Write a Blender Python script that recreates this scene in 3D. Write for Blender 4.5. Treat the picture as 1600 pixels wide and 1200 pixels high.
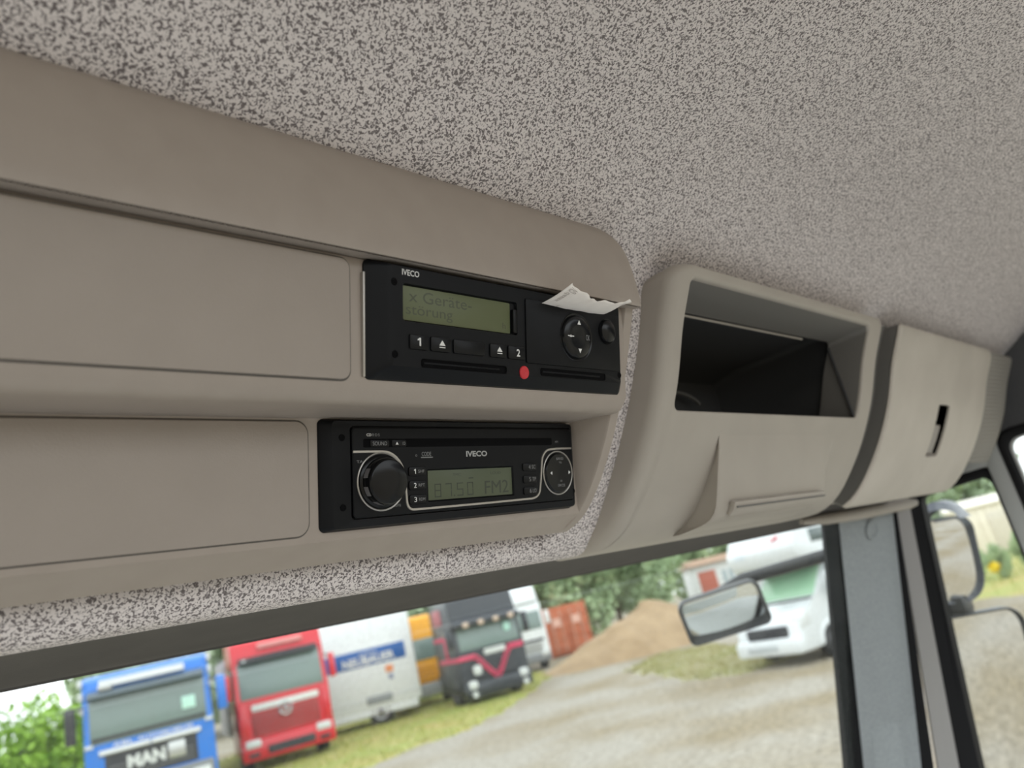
import bpy, bmesh, math, random
import numpy as np
from mathutils import Vector, Matrix

for o in list(bpy.data.objects):
    bpy.data.objects.remove(o)
SC = bpy.context.scene
COL = SC.collection
H = 2.3                       # eye height above the yard

# ------------------------------------------------------------------ camera
cam_d = bpy.data.cameras.new('camera')
cam = bpy.data.objects.new('camera', cam_d)
COL.objects.link(cam)
Mx = ((0.70573536, 0.04704902, 0.70691159),
      (-0.67113619, 0.36404882, 0.64578995),
      (-0.22696654, -0.93019076, 0.28849843))
mw = Matrix(((Mx[0][0], -Mx[0][1], -Mx[0][2], 0),
             (Mx[1][0], -Mx[1][1], -Mx[1][2], 0),
             (Mx[2][0], -Mx[2][1], -Mx[2][2], H),
             (0, 0, 0, 1)))
cam.matrix_world = mw
cam_d.sensor_width = 36.0
cam_d.lens = 36.0 * 1202 / 1600
cam_d.clip_start = 0.01
cam_d.clip_end = 500
cam_d.dof.use_dof = True
cam_d.dof.focus_distance = 0.43
cam_d.dof.aperture_fstop = 8.0
SC.camera = cam

# ------------------------------------------------------------------ world: bright overcast sky
w = bpy.data.worlds.new('overcast_sky')
SC.world = w
w.use_nodes = True
nt = w.node_tree
bg = nt.nodes['Background']
bg.inputs[0].default_value = (0.93, 0.97, 1.0, 1)
bg.inputs[1].default_value = 1.0

SC.view_settings.view_transform = 'Standard'
SC.view_settings.look = 'None'
SC.view_settings.gamma = 1.0
SC.view_settings.use_curve_mapping = False
SC.view_settings.exposure = 1.25

R = math.radians
rnd = random.Random(7)

# ------------------------------------------------------------------ materials
MATS = {}
def mat(name, col, rough=0.5, metal=0.0, noise=None, bump=None, spec=0.5, coat=0.0, emit=None):
    if name in MATS:
        return MATS[name]
    m = bpy.data.materials.new(name)
    m.use_nodes = True
    t = m.node_tree
    b = t.nodes['Principled BSDF']
    b.inputs['Base Color'].default_value = (*col, 1)
    b.inputs['Roughness'].default_value = rough
    b.inputs['Metallic'].default_value = metal
    b.inputs['Specular IOR Level'].default_value = spec
    b.inputs['Coat Weight'].default_value = coat
    tc = t.nodes.new('ShaderNodeTexCoord')
    if noise:                                  # (scale, amount, second colour)
        n = t.nodes.new('ShaderNodeTexNoise')
        n.inputs['Scale'].default_value = noise[0]
        n.inputs['Detail'].default_value = 6
        t.links.new(tc.outputs['Object'], n.inputs['Vector'])
        r = t.nodes.new('ShaderNodeValToRGB')
        r.color_ramp.elements[0].position = noise[1]
        r.color_ramp.elements[1].position = 1 - noise[1]
        r.color_ramp.elements[0].color = (*noise[2], 1)
        r.color_ramp.elements[1].color = (*col, 1)
        t.links.new(n.outputs['Fac'], r.inputs['Fac'])
        t.links.new(r.outputs['Color'], b.inputs['Base Color'])
    if bump:                                   # (scale, strength, distance)
        n2 = t.nodes.new('ShaderNodeTexNoise')
        n2.inputs['Scale'].default_value = bump[0]
        n2.inputs['Detail'].default_value = 2
        t.links.new(tc.outputs['Object'], n2.inputs['Vector'])
        bp = t.nodes.new('ShaderNodeBump')
        bp.inputs['Strength'].default_value = bump[1]
        bp.inputs['Distance'].default_value = bump[2]
        t.links.new(n2.outputs['Fac'], bp.inputs['Height'])
        t.links.new(bp.outputs['Normal'], b.inputs['Normal'])
    if emit:
        b.inputs['Emission Color'].default_value = (*emit[0], 1)
        b.inputs['Emission Strength'].default_value = emit[1]
    MATS[name] = m
    return m

beige = mat('grained_beige_plastic', (0.345, 0.297, 0.255), 0.5, noise=(60, .3, (0.325, 0.278, 0.238)), bump=(1600, .12, .0004))
beige2 = mat('smooth_greige_plastic', (0.40, 0.363, 0.315), 0.48, noise=(18, .3, (0.365, 0.33, 0.286)), bump=(1500, .1, .0004))
panelm = mat('grained_cover_panel', (0.335, 0.290, 0.252), 0.58, noise=(40, .3, (0.32, 0.277, 0.24)), bump=(1400, .22, .0005))
gutterm = mat('shaded_taupe_plastic', (0.13, 0.125, 0.115), 0.55)
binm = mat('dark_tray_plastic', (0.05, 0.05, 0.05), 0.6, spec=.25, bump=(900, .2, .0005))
darktrim = mat('dark_brown_trim', (0.062, 0.056, 0.052), 0.7, noise=(30, .3, (0.048, 0.044, 0.041)), bump=(700, .3, .0006))
black = mat('satin_black_plastic', (0.0045, 0.005, 0.0062), 0.42, spec=.16, bump=(2500, .08, .0002))
blackg = mat('gloss_black_plastic', (0.004, 0.0044, 0.0052), 0.2, spec=.28)
blackm = mat('matt_black_slot', (0.002, 0.002, 0.0025), 0.8, spec=.1)
keym = mat('black_key_plastic', (0.004, 0.0043, 0.005), 0.34, spec=.2)
rubber = mat('black_rubber_seal', (0.007, 0.007, 0.008), 0.65, spec=.2)
silver = mat('satin_silver_plastic', (0.42, 0.40, 0.37), 0.34, metal=.75)
print_w = mat('white_print', (0.72, 0.72, 0.7), 0.6)
print_d = mat('dim_grey_print', (0.22, 0.22, 0.22), 0.6)
lcd = mat('green_lcd_glass', (0.11, 0.125, 0.062), 0.35, spec=.3)
lcd2 = mat('radio_lcd_glass', (0.085, 0.10, 0.06), 0.35, spec=.3)
lcd_ink = mat('lcd_segment_ink', (0.052, 0.062, 0.032), 0.4)
lcd_ink2 = mat('lcd_segment_dark', (0.032, 0.04, 0.026), 0.4)
redm = mat('red_sealing_plug', (0.55, 0.02, 0.03), 0.45)
paper = mat('thermal_paper', (0.90, 0.85, 0.80), 0.75, noise=(90, .3, (0.87, 0.81, 0.76)))
inkm = mat('faded_paper_ink', (0.52, 0.47, 0.44), 0.8)
pillar_f = mat('blue_grey_pillar_fabric', (0.32, 0.345, 0.355), 0.85, noise=(220, .35, (0.27, 0.295, 0.305)), bump=(900, .35, .0008))
greyfr = mat('light_grey_door_frame', (0.40, 0.41, 0.40), 0.55)
alu = mat('dull_aluminium', (0.33, 0.32, 0.31), 0.4, metal=.4)
mirror_h = mat('mirror_housing_black', (0.03, 0.031, 0.034), 0.4)
mirror_b = mat('mirror_housing_blue_grey', (0.07, 0.075, 0.095), 0.4)
mirror_g = mat('mirror_glass', (0.86, 0.86, 0.86), 0.03, metal=1.0)

def speckle(name, light, dark, scale=720, thr=.46, wid=.07):
    m = bpy.data.materials.new(name); m.use_nodes = True
    t = m.node_tree; b = t.nodes['Principled BSDF']
    b.inputs['Roughness'].default_value = .95
    b.inputs['Specular IOR Level'].default_value = .15
    b.inputs['Sheen Weight'].default_value = .15
    tc = t.nodes.new('ShaderNodeTexCoord')
    n = t.nodes.new('ShaderNodeTexNoise')
    n.inputs['Scale'].default_value = scale
    n.inputs['Detail'].default_value = 1.0
    n.inputs['Roughness'].default_value = .45
    n.inputs['Distortion'].default_value = .7
    t.links.new(tc.outputs['Object'], n.inputs['Vector'])
    r = t.nodes.new('ShaderNodeValToRGB')
    r.color_ramp.elements[0].position = thr - wid
    r.color_ramp.elements[1].position = thr + wid
    r.color_ramp.elements[0].color = (*dark, 1)
    r.color_ramp.elements[1].color = (*light, 1)
    t.links.new(n.outputs['Fac'], r.inputs['Fac'])
    t.links.new(r.outputs['Color'], b.inputs['Base Color'])
    n2 = t.nodes.new('ShaderNodeTexNoise'); n2.inputs['Scale'].default_value = 1800
    t.links.new(tc.outputs['Object'], n2.inputs['Vector'])
    bp = t.nodes.new('ShaderNodeBump'); bp.inputs['Strength'].default_value = .25; bp.inputs['Distance'].default_value = .0006
    t.links.new(n2.outputs['Fac'], bp.inputs['Height']); t.links.new(bp.outputs['Normal'], b.inputs['Normal'])
    return m
headliner = speckle('speckled_headliner_fabric', (0.72, 0.665, 0.645), (0.17, 0.148, 0.147))
sidefab = mat('dark_grey_side_fabric', (0.10, 0.10, 0.105), 0.95, noise=(500, .35, (0.07, 0.07, 0.075)))

def glass_mat(name, tint, refl, dust=0.0):
    m = bpy.data.materials.new(name); m.use_nodes = True
    t = m.node_tree; t.nodes.clear()
    out = t.nodes.new('ShaderNodeOutputMaterial')
    tr = t.nodes.new('ShaderNodeBsdfTransparent'); tr.inputs[0].default_value = (*tint, 1)
    gl = t.nodes.new('ShaderNodeBsdfGlossy'); gl.inputs['Roughness'].default_value = .02
    mx = t.nodes.new('ShaderNodeMixShader'); mx.inputs[0].default_value = refl
    t.links.new(tr.outputs[0], mx.inputs[1]); t.links.new(gl.outputs[0], mx.inputs[2])
    last = mx
    if dust:
        tc = t.nodes.new('ShaderNodeTexCoord')
        n = t.nodes.new('ShaderNodeTexNoise'); n.inputs['Scale'].default_value = 160; n.inputs['Detail'].default_value = 4
        t.links.new(tc.outputs['Object'], n.inputs['Vector'])
        mr = t.nodes.new('ShaderNodeMapRange')
        mr.inputs['From Min'].default_value = .45; mr.inputs['From Max'].default_value = .8
        mr.inputs['To Max'].default_value = dust
        t.links.new(n.outputs['Fac'], mr.inputs['Value'])
        df = t.nodes.new('ShaderNodeBsdfDiffuse'); df.inputs[0].default_value = (.7, .7, .68, 1)
        m2 = t.nodes.new('ShaderNodeMixShader')
        t.links.new(mr.outputs[0], m2.inputs[0]); t.links.new(mx.outputs[0], m2.inputs[1]); t.links.new(df.outputs[0], m2.inputs[2])
        last = m2
    t.links.new(last.outputs[0], out.inputs['Surface'])
    return m
glass = glass_mat('windscreen_glass', (.96, .98, .97), .03, .05)
sideglass = glass_mat('door_glass', (.95, .97, .96), .03, .03)

# ------------------------------------------------------------------ helpers
def me_finish(me, smooth=True, ang=38):
    if smooth:
        me.polygons.foreach_set('use_smooth', [True] * len(me.polygons))
        me.set_sharp_from_angle(angle=R(ang))
    me.update()

def link(name, me, m, parent=None, smooth=True, ang=38):
    me_finish(me, smooth, ang)
    if m is not None:
        me.materials.append(m)
    o = bpy.data.objects.new(name, me)
    COL.objects.link(o)
    if parent is not None:
        o.parent = parent
    return o

def origin_of(parent):
    p = Vector((0, 0, 0))
    while parent is not None:
        p += parent.location
        parent = parent.parent
    return p

def mk(name, bm, m, parent=None, smooth=True, ang=38, world=False):
    """bmesh -> object; with world=True the coordinates are world ones and get shifted to the parent"""
    if world and parent is not None:
        bmesh.ops.translate(bm, verts=bm.verts, vec=-origin_of(parent))
    bmesh.ops.recalc_face_normals(bm, faces=bm.faces)
    me = bpy.data.meshes.new(name)
    bm.to_mesh(me); bm.free()
    return link(name, me, m, parent, smooth, ang)

def tag(o, label, cat=None, group=None, kind=None):
    o['label'] = label
    if cat: o['category'] = cat
    if group: o['group'] = group
    if kind: o['kind'] = kind
    return o

def thing(name, loc, label, cat, rz=0.0, group=None):
    o = bpy.data.objects.new(name, None)
    COL.objects.link(o)
    o.empty_display_size = .05
    o.location = loc
    o.rotation_euler = (0, 0, rz)
    return tag(o, label, cat, group)

def box(bm, c, s, bev=0.0, rot=None, seg=2):
    mtx = Matrix.Translation(c)
    if rot is not None: mtx = mtx @ rot
    mtx = mtx @ Matrix.Diagonal((s[0], s[1], s[2], 1))
    g = bmesh.ops.create_cube(bm, size=1.0, matrix=mtx)
    if bev > 0:
        es = list({e for v in g['verts'] for e in v.link_edges})
        bmesh.ops.bevel(bm, geom=es, offset=bev, segments=seg, profile=.5, affect='EDGES')
    return bm

def newbox(c, s, bev=0.0, rot=None, seg=2):
    return box(bmesh.new(), c, s, bev, rot, seg)

def prism(bm, pts, x0, x1, bev=0.0, seg=2):
    a = [bm.verts.new((x0, p[0], p[1])) for p in pts]
    b = [bm.verts.new((x1, p[0], p[1])) for p in pts]
    n = len(pts)
    fs = [bm.faces.new(a), bm.faces.new(b[::-1])]
    for i in range(n):
        fs.append(bm.faces.new((a[i], b[i], b[(i + 1) % n], a[(i + 1) % n])))
    if bev:
        es = list({e for f in fs for e in f.edges})
        bmesh.ops.bevel(bm, geom=es, offset=bev, segments=seg, profile=.5, affect='EDGES')
    return bm

def loft(loops, closed=True, cap0=False, cap1=False, bm=None):
    bm = bm or bmesh.new()
    vs = [[bm.verts.new(p) for p in lp] for lp in loops]
    n = len(loops[0])
    for a, b in zip(vs[:-1], vs[1:]):
        for i in range(n if closed else n - 1):
            j = (i + 1) % n
            try: bm.faces.new((a[i], a[j], b[j], b[i]))
            except ValueError: pass
    if cap0: bm.faces.new(vs[0][::-1])
    if cap1: bm.faces.new(vs[-1])
    return bm

def tube(path, r, n=10, closed=False, cap=True):
    path = [Vector(p) for p in path]
    loops = []
    m = len(path)
    up = None
    for i, p in enumerate(path):
        if closed: t = path[(i + 1) % m] - path[i - 1]
        else: t = path[min(i + 1, m - 1)] - path[max(i - 1, 0)]
        t.normalize()
        if up is None:
            up = Vector((0, 0, 1)) if abs(t.z) < .9 else Vector((1, 0, 0))
        a = t.cross(up).normalized(); b = a.cross(t).normalized(); up = b
        rr = r[i] if isinstance(r, (list, tuple)) else r
        loops.append([p + rr * (math.cos(k * 2 * math.pi / n) * a + math.sin(k * 2 * math.pi / n) * b) for k in range(n)])
    if closed:
        loops.append(loops[0])
        bm = loft(loops); bmesh.ops.remove_doubles(bm, verts=bm.verts, dist=1e-7)
        return bm
    return loft(loops, cap0=cap, cap1=cap)

def catmull(pts, k=6):
    out = []
    n = len(pts)
    P = [np.array(p, float) for p in pts]
    for i in range(n - 1):
        p0, p1, p2, p3 = P[max(i - 1, 0)], P[i], P[i + 1], P[min(i + 2, n - 1)]
        for j in range(k):
            t = j / k
            out.append(.5 * ((2 * p1) + (p2 - p0) * t + (2 * p0 - 5 * p1 + 4 * p2 - p3) * t * t + (3 * p1 - p0 - 3 * p2 + p3) * t ** 3))
    out.append(P[-1])
    return [tuple(o) for o in out]

def rrect(u0, u1, s0, s1, r, nc=6, nu=12, ns=12):
    """rounded rectangle loop in (u, s); s grows downwards; r = (TL, TR, BR, BL)"""
    if not isinstance(r, (tuple, list)): r = (r,) * 4
    r = [max(x, 1e-6) for x in r]
    pts = []
    def side(a, b, n):
        for i in range(n):
            t = i / n
            pts.append((a[0] + (b[0] - a[0]) * t, a[1] + (b[1] - a[1]) * t))
    def corner(cx, cy, rr, a0):
        for i in range(nc):
            a = a0 + (math.pi / 2) * i / nc
            pts.append((cx + rr * math.cos(a), cy + rr * math.sin(a)))
    side((u0 + r[0], s0), (u1 - r[1], s0), nu)
    corner(u1 - r[1], s0 + r[1], r[1], -math.pi / 2)
    side((u1, s0 + r[1]), (u1, s1 - r[2]), ns)
    corner(u1 - r[2], s1 - r[2], r[2], 0)
    side((u1 - r[2], s1), (u0 + r[3], s1), nu)
    corner(u0 + r[3], s1 - r[3], r[3], math.pi / 2)
    side((u0, s1 - r[3]), (u0, s0 + r[0]), ns)
    corner(u0 + r[0], s0 + r[0], r[0], math.pi)
    return pts

class Prof:
    """a section (y, z) swept along X; s = arc length downwards; z is relative to the eye height"""
    def __init__(self, pts, k=8):
        self.p = np.array(catmull(pts, k) if k else pts)
        d = np.hypot(*np.diff(self.p, axis=0).T)
        self.c = np.concatenate([[0], np.cumsum(d)])
        self.L = self.c[-1]
    def at(self, s):
        y = np.interp(s, self.c, self.p[:, 0]); z = np.interp(s, self.c, self.p[:, 1])
        e = self.L * .01
        a, b = max(s - e, 0), min(s + e, self.L)
        ty = np.interp(b, self.c, self.p[:, 0]) - np.interp(a, self.c, self.p[:, 0])
        tz = np.interp(b, self.c, self.p[:, 1]) - np.interp(a, self.c, self.p[:, 1])
        l = math.hypot(ty, tz)
        return y, z, -tz / l, ty / l            # point and inward normal
    def ratio(self, r):
        v = self.p[:, 1] / self.p[:, 0]
        i = int(np.argmax(v < r))
        t = (v[i - 1] - r) / (v[i - 1] - v[i])
        return float(self.c[i - 1] + t * (self.c[i] - self.c[i - 1]))
    def S(self, u, s, d=0.0, dy=0.0):
        y, z, ny, nz = self.at(s)
        return (u, y + ny * d + dy, z + nz * d + H)

class Plate:
    """flat instrument face in mm: u to the right, v down, n towards the viewer"""
    def __init__(self, x0, p0, p1, off):
        d = Vector((0, p1[0] - p0[0], p1[1] - p0[1])).normalized()
        self.d = d
        self.n = Vector((0, d.z, -d.y))
        self.x = Vector((1, 0, 0))
        self.o = Vector((x0, p0[0], p0[1] + H)) + self.n * off
    def __call__(self, u, v, n=0.0):
        return self.o + self.x * (u * .001) + self.d * (v * .001) + self.n * (n * .001)

def lerp_loops(A, B, n):
    return [[(a[0] + (b[0] - a[0]) * t, a[1] + (b[1] - a[1]) * t) for a, b in zip(A, B)] for t in [i / n for i in range(n + 1)]]

def plate_pad(T, u0, u1, v0, v1, r, n0, n1, bev=.4, nc=4):
    """raised pad on a plate with rounded outline and a soft top edge"""
    k = dict(nc=nc, nu=2, ns=2)
    ls = [[T(u, v, n0) for u, v in rrect(u0, u1, v0, v1, r, **k)],
          [T(u, v, n1 - bev) for u, v in rrect(u0, u1, v0, v1, r, **k)],
          [T(u, v, n1 - bev * .3) for u, v in rrect(u0 + bev * .3, u1 - bev * .3, v0 + bev * .3, v1 - bev * .3, max(r - bev * .3, .05), **k)],
          [T(u, v, n1) for u, v in rrect(u0 + bev, u1 - bev, v0 + bev, v1 - bev, max(r - bev, .05), **k)]]
    return loft(ls, cap1=True)

def plate_disc(T, u, v, prof, n=40, cap=True):
    """lathe on a plate: prof = [(radius, height), ...] from the outside in"""
    ls = [[T(u + r * math.cos(k * 2 * math.pi / n), v + r * math.sin(k * 2 * math.pi / n), h) for k in range(n)] for r, h in prof]
    return loft(ls, cap1=cap)

def plate_ribbon(T, pts, wid, n0, n1):
    """flat strip of given width following pts on a plate"""
    P = [Vector(p) for p in pts]
    L, Rr = [], []
    for i, p in enumerate(P):
        t = (P[min(i + 1, len(P) - 1)] - P[max(i - 1, 0)]).normalized()
        q = Vector((-t.y, t.x)) * wid / 2
        L.append(p + q); Rr.append(p - q)
    loops = [[T(l.x, l.y, n0), T(l.x * .85 + r.x * .15, l.y * .85 + r.y * .15, n1), T(l.x * .15 + r.x * .85, l.y * .15 + r.y * .85, n1), T(r.x, r.y, n0)] for l, r in zip(L, Rr)]
    return loft(loops, cap0=True, cap1=True)

FONTCACHE = {}
def text_mesh(s, bold=0.0):
    key = (s, bold)
    if key in FONTCACHE: return FONTCACHE[key]
    cu = bpy.data.curves.new('lettering', 'FONT'); cu.body = s; cu.offset = bold; cu.resolution_u = 3
    ob = bpy.data.objects.new('lettering', cu); COL.objects.link(ob)
    dg = bpy.context.evaluated_depsgraph_get()
    me = bpy.data.meshes.new_from_object(ob.evaluated_get(dg))
    V = [tuple(v.co) for v in me.vertices]; F = [tuple(p.vertices) for p in me.polygons]
    bpy.data.objects.remove(ob); bpy.data.curves.remove(cu); bpy.data.meshes.remove(me)
    FONTCACHE[key] = (V, F)
    return V, F

def lettering(s, fn, u0, u1, v0, v1, m, parent, bold=0.0, world=True, name='lettering', shear=0.0):
    """text fitted into the rectangle u0..u1, v0(top)..v1(bottom) of a surface map fn(u, v)"""
    V, F = text_mesh(s, bold)
    A = np.array(V); lo = A.min(0); hi = A.max(0)
    pts = []
    off = origin_of(parent) if world else Vector((0, 0, 0))
    for x, y, _ in V:
        a = (x - lo[0]) / (hi[0] - lo[0]); b = (hi[1] - y) / (hi[1] - lo[1])
        pts.append(Vector(fn(u0 + (u1 - u0) * a + shear * (1 - b), v0 + (v1 - v0) * b)) - off)
    me = bpy.data.meshes.new(name); me.from_pydata([tuple(p) for p in pts], [], F)
    return link(name, me, m, parent, smooth=False)

def W(x, y, z): return (x, y, z + H)

# ================================================================== THE CAB
# ------------------------------------------------------------------ headliner
hl = [(-.4, .305), (-.3, .306), (-.2, .302), (-.02, .294), (.09, .284), (.165, .270), (.212, .252), (.238, .2365), (.2535, .2275),  # unseen rear end cut short, an added opening that lets sky light in
      (.264, .219), (.2705, .204), (.281, .178), (.301, .141), (.325, .105), (.351, .072), (.369, .0515), (.384, .0395), (.397, .0362), (.4045, .038), (.4065, .046), (.4065, .075)]
hp = catmull(hl, 6)
xs = list(np.linspace(-1.0, 1.475, 34))
# behind the consoles the lining runs deeper, between them it follows their faces
hl2 = hl[:8] + [(.2560, .2290), (.275, .226), (.33, .222), (.385, .215), (.388, .18), (.388, .13), (.386, .085), (.375, .056)] + hl[16:]
hl3 = hl[:8] + [(.2535, .2275), (.266, .2205), (.285, .2195), (.36, .230), (.452, .22), (.452, .15), (.452, .10), (.450, .072), (.445, .066), (.442, .064), (.441, .064), (.440, .065), (.440, .075)]
assert len(hl) == len(hl2) == len(hl3)
hp2, hp3 = catmull(hl2, 6), catmull(hl3, 6)
xs = list(np.linspace(-1.0, .400, 20)) + [.4045, .412, .424, .436, .448, .460, .472] + list(np.linspace(.484, 1.475, 16))
bm = loft([[W(x, y, z) for y, z in (hp2 if x < .402 else hp if x < .475 else hp3)] for x in xs], closed=False)
ceil = mk('ceiling', bm, headliner, ang=60)
tag(ceil, 'light grey headliner fabric with dark speckles curving down behind the overhead consoles', kind='structure')
md = ceil.modifiers.new('thickness', 'SOLIDIFY'); md.thickness = .004; md.offset = 1
# loose fibres along the cut edge of the fabric
V, F = [], []
for i in range(1500):
    x = rnd.uniform(-.25, .46); a = rnd.uniform(0, 6.28); l = rnd.uniform(.0008, .003)
    y = .3995 + rnd.uniform(-.003, .006); z = .0364 + rnd.uniform(0, .001)
    p = Vector((x, y, z)); q = p + Vector((math.cos(a) * l * .8, math.sin(a) * l * .4 , -rnd.uniform(.1, .55) * l))
    r_ = p + Vector((.00012, .00012, 0)); k = len(V)
    V += [W(*p), W(*r_), W(*q)]; F.append((k, k + 1, k + 2))
me = bpy.data.meshes.new('fabric_fuzz'); me.from_pydata(V, [], F)
fz = link('fabric_fuzz', me, mat('fabric_fibre', (.22, .2, .19), .9), ceil, smooth=False); fz['kind'] = 'stuff'

# ------------------------------------------------------------------ windscreen header, glass, pillar, door
def Yw(x):
    t = min(max((x - .55) / .75, 0), 1)
    return .625 - .115 * t ** 1.6
xs = list(np.linspace(-1.0, 1.30, 40))
sec = lambda x: [(.4075, .085), (.412, .062), (.455, .0525), (Yw(x) - .085 if x < .8 else max(Yw(x) - .085, .425), .0465), (Yw(x) - .035, .0398), (Yw(x) - .013, .0358), (Yw(x) - .003, .0352), (Yw(x) + .002, .038), (Yw(x) + .004, .09)]
bm = loft([[W(x, *p) for p in catmull(sec(x), 4)] for x in xs], closed=False)
tr1 = mk('trim_1', bm, darktrim, ang=60)
tag(tr1, 'dark brown header trim strip between headliner and windscreen', kind='structure')
tr1.modifiers.new('thickness', 'SOLIDIFY').thickness = .003

zs = list(np.linspace(.06, -.95, 12))
def ws_pt(x, z): return W(x * (1 + .25 * (.032 - z)) if x > 0 else x, Yw(x) + .004 + (.036 - z) * .40 , z)
xs2 = list(np.linspace(-1.0, 1.246, 30))
bm = loft([[ws_pt(x, z) for z in zs] for x in xs2], closed=False)
win1 = mk('window_1', bm, glass, ang=60)
tag(win1, 'large windscreen looking out onto the gravel yard', kind='structure')
win1.modifiers.new('thickness', 'SOLIDIFY').thickness = .004

# A pillar: inner face from the windscreen to the door
def pil(z):
    t = (.032 - z) / .40
    return [(1.245 + .122 * t, .522 + .155 * t), (1.262 + .122 * t, .512 + .153 * t), (1.33 + .075 * t, .497 + .13 * t), (1.405 + .03 * t, .494 + .112 * t), (1.421 + .018 * t, .499 + .108 * t),
            (1.46 + .02 * t, .56 + .15 * t), (1.43 + .06 * t, .60 + .16 * t), (1.30 + .122 * t, .548 + .155 * t)]
bm = loft([[W(x, y, z) for x, y in pil(z)] for z in (.11, .05, -.1, -.3, -.6, -.95)], cap0=True, cap1=True)
p2 = mk('trim_2', bm, pillar_f, ang=30)
tag(p2, 'grey fabric covered windscreen pillar on the passenger side', kind='structure')
# screw cap on the pillar
cx = Vector(W(1.319, .5062, .0085)); nrm = Vector((-.205, -.92, -.34)).normalized()
ax = nrm.cross(Vector((0, 0, 1))).normalized(); ay = ax.cross(nrm)
ls = [[cx + nrm * h + (ax * math.cos(k * .3142) + ay * math.sin(k * .3142)) * r for k in range(20)] for r, h in ((.0165, -.004), (.0165, .003), (.015, .0042), (.012, .0034), (.0115, .002))]
mk('screw_cap', loft(ls, cap1=True), pillar_f, p2)
# black edge of the windscreen against the pillar
def strip(name, pts_top, pts_bot, m, parent, ext=.55):
    """four-sided bar between a top and a bottom section, continued downwards"""
    A = [Vector(W(*p)) for p in pts_top]; B = [Vector(W(*p)) for p in pts_bot]
    C = [b + (b - a) * ext for a, b in zip(A, B)]
    return mk(name, loft([A, B, C], cap0=True, cap1=True), m, parent)
strip('windscreen_seal', [(1.232, .535, .06), (1.247, .515, .06), (1.258, .53, .06), (1.245, .545, .06)],
      [(1.35, .695, -.36), (1.366, .674, -.36), (1.377, .69, -.36), (1.362, .71, -.36)], rubber, p2)
# door-side seals and bright strip right of the pillar
strip('door_seal', [(1.421, .5, .06), (1.429, .488, .06), (1.446, .51, .06), (1.44, .53, .06)],
      [(1.435, .618, -.385), (1.448, .594, -.385), (1.462, .61, -.385), (1.455, .635, -.385)], rubber, p2)
strip('edge_strip', [(1.430, .4895, .06), (1.4405, .4705, .06), (1.448, .474, .06), (1.438, .496, .06)],
      [(1.4485, .588, -.388), (1.4575, .5575, -.388), (1.465, .561, -.388), (1.456, .594, -.388)], alu, p2)
strip('door_seal', [(1.4405, .4695, .06), (1.452, .458, .06), (1.47, .47, .06), (1.46, .485, .06)],
      [(1.458, .556, -.388), (1.462, .538, -.388), (1.478, .55, -.388), (1.47, .565, -.388)], rubber, p2)
# light rail under the locker that ends at the pillar
bm = tube([W(1.04, .486, .0385), W(1.10, .480, .036), W(1.2, .476, .0345), W(1.3, .470, .0345), W(1.395, .462, .0345), W(1.42, .459, .0345)], [.004, .008, .009, .009, .009, .006], 12)
rail = mk('visor_rail', bm, beige2)
tag(rail, 'short grey rail below the closed locker at the windscreen corner', 'rail')

# right side: door frame with two panes
wr = thing('wall_right', W(1.46, .2, -.4), 'passenger side door frame with grey post and black seals', 'wall')
del wr['category']; wr['kind'] = 'structure'
X0 = 1.46
def yzbar(name, poly, x0, x1, m, parent, bev=.002):
    bm = bmesh.new(); prism(bm, [(y, z + H) for y, z in poly], x0, x1, bev)
    return mk(name, bm, m, parent, world=True)
def yzframe(name, outer, inner, x0, x1, m, parent, fil=.004):
    f = fil
    ls = [[(x1, y, z + H) for y, z in outer], [(x0 + f, y, z + H) for y, z in outer],
          [(x0, y + (yi - y) * .25, z + (zi - z) * .25 + H) for (y, z), (yi, zi) in zip(outer, inner)],
          [(x0, y + (yi - y) * .7, z + (zi - z) * .7 + H) for (y, z), (yi, zi) in zip(outer, inner)],
          [(x0 + f, y, z + H) for y, z in inner], [(x1, y, z + H) for y, z in inner]]
    ls.append(ls[0])
    bm = loft(ls); bmesh.ops.remove_doubles(bm, verts=bm.verts, dist=1e-7)
    return mk(name, bm, m, parent, world=True)
def quad_round(A, B, C, D, r, n=6):
    """rounded quadrilateral loop"""
    P = [Vector(p) for p in (A, B, C, D)]; out = []
    for i in range(4):
        p, a, b = P[i], P[i - 1], P[(i + 1) % 4]
        s = p + (a - p).normalized() * r[i]; e = p + (b - p).normalized() * r[i]
        for k in range(n + 1):
            t = k / n
            out.append(tuple((1 - t) ** 2 * s + 2 * t * (1 - t) * p + t * t * e))
    return out
w2in = quad_round((.462, .041), (.3475, .0475), (.3485, -.85), (.600, -.85), (.01, .02, .01, .01))
w2out = quad_round((.488, .056), (.338, .0635), (.3425, -.90), (.64, -.90), (.01, .022, .01, .01))
yzframe('window_seal', w2out, w2in, X0, X0 + .03, rubber, wr)
w3in = quad_round((.3035, .095), (-.75, .110), (-.75, -.60), (.3035, -.60), (.022, .03, .03, .01))
w3out = quad_round((.3185, .111), (-.80, .128), (-.80, -.66), (.3185, -.66), (.028, .03, .03, .01))
yzframe('window_seal', w3out, w3in, X0 - .004, X0 + .03, rubber, wr)
yzframe('seal_lip', quad_round((.3045, .096), (-.755, .112), (-.755, -.61), (.3045, -.61), (.022, .03, .03, .01)),
        quad_round((.300, .0925), (-.745, .107), (-.745, -.59), (.300, -.59), (.021, .03, .03, .01)), X0 + .003, X0 + .012, greyfr, wr, .001)
yzbar('door_post', [(.3445, .10), (.3165, .10), (.3165, -.95), (.3445, -.95)], X0 - .002, X0 + .05, greyfr, wr, .006)
yzbar('door_header', [(.50, .058), (.50, .10), (.3165, .10), (.3165, .0625), (.34, .0625)], X0 - .001, X0 + .05, greyfr, wr, .004)
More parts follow.
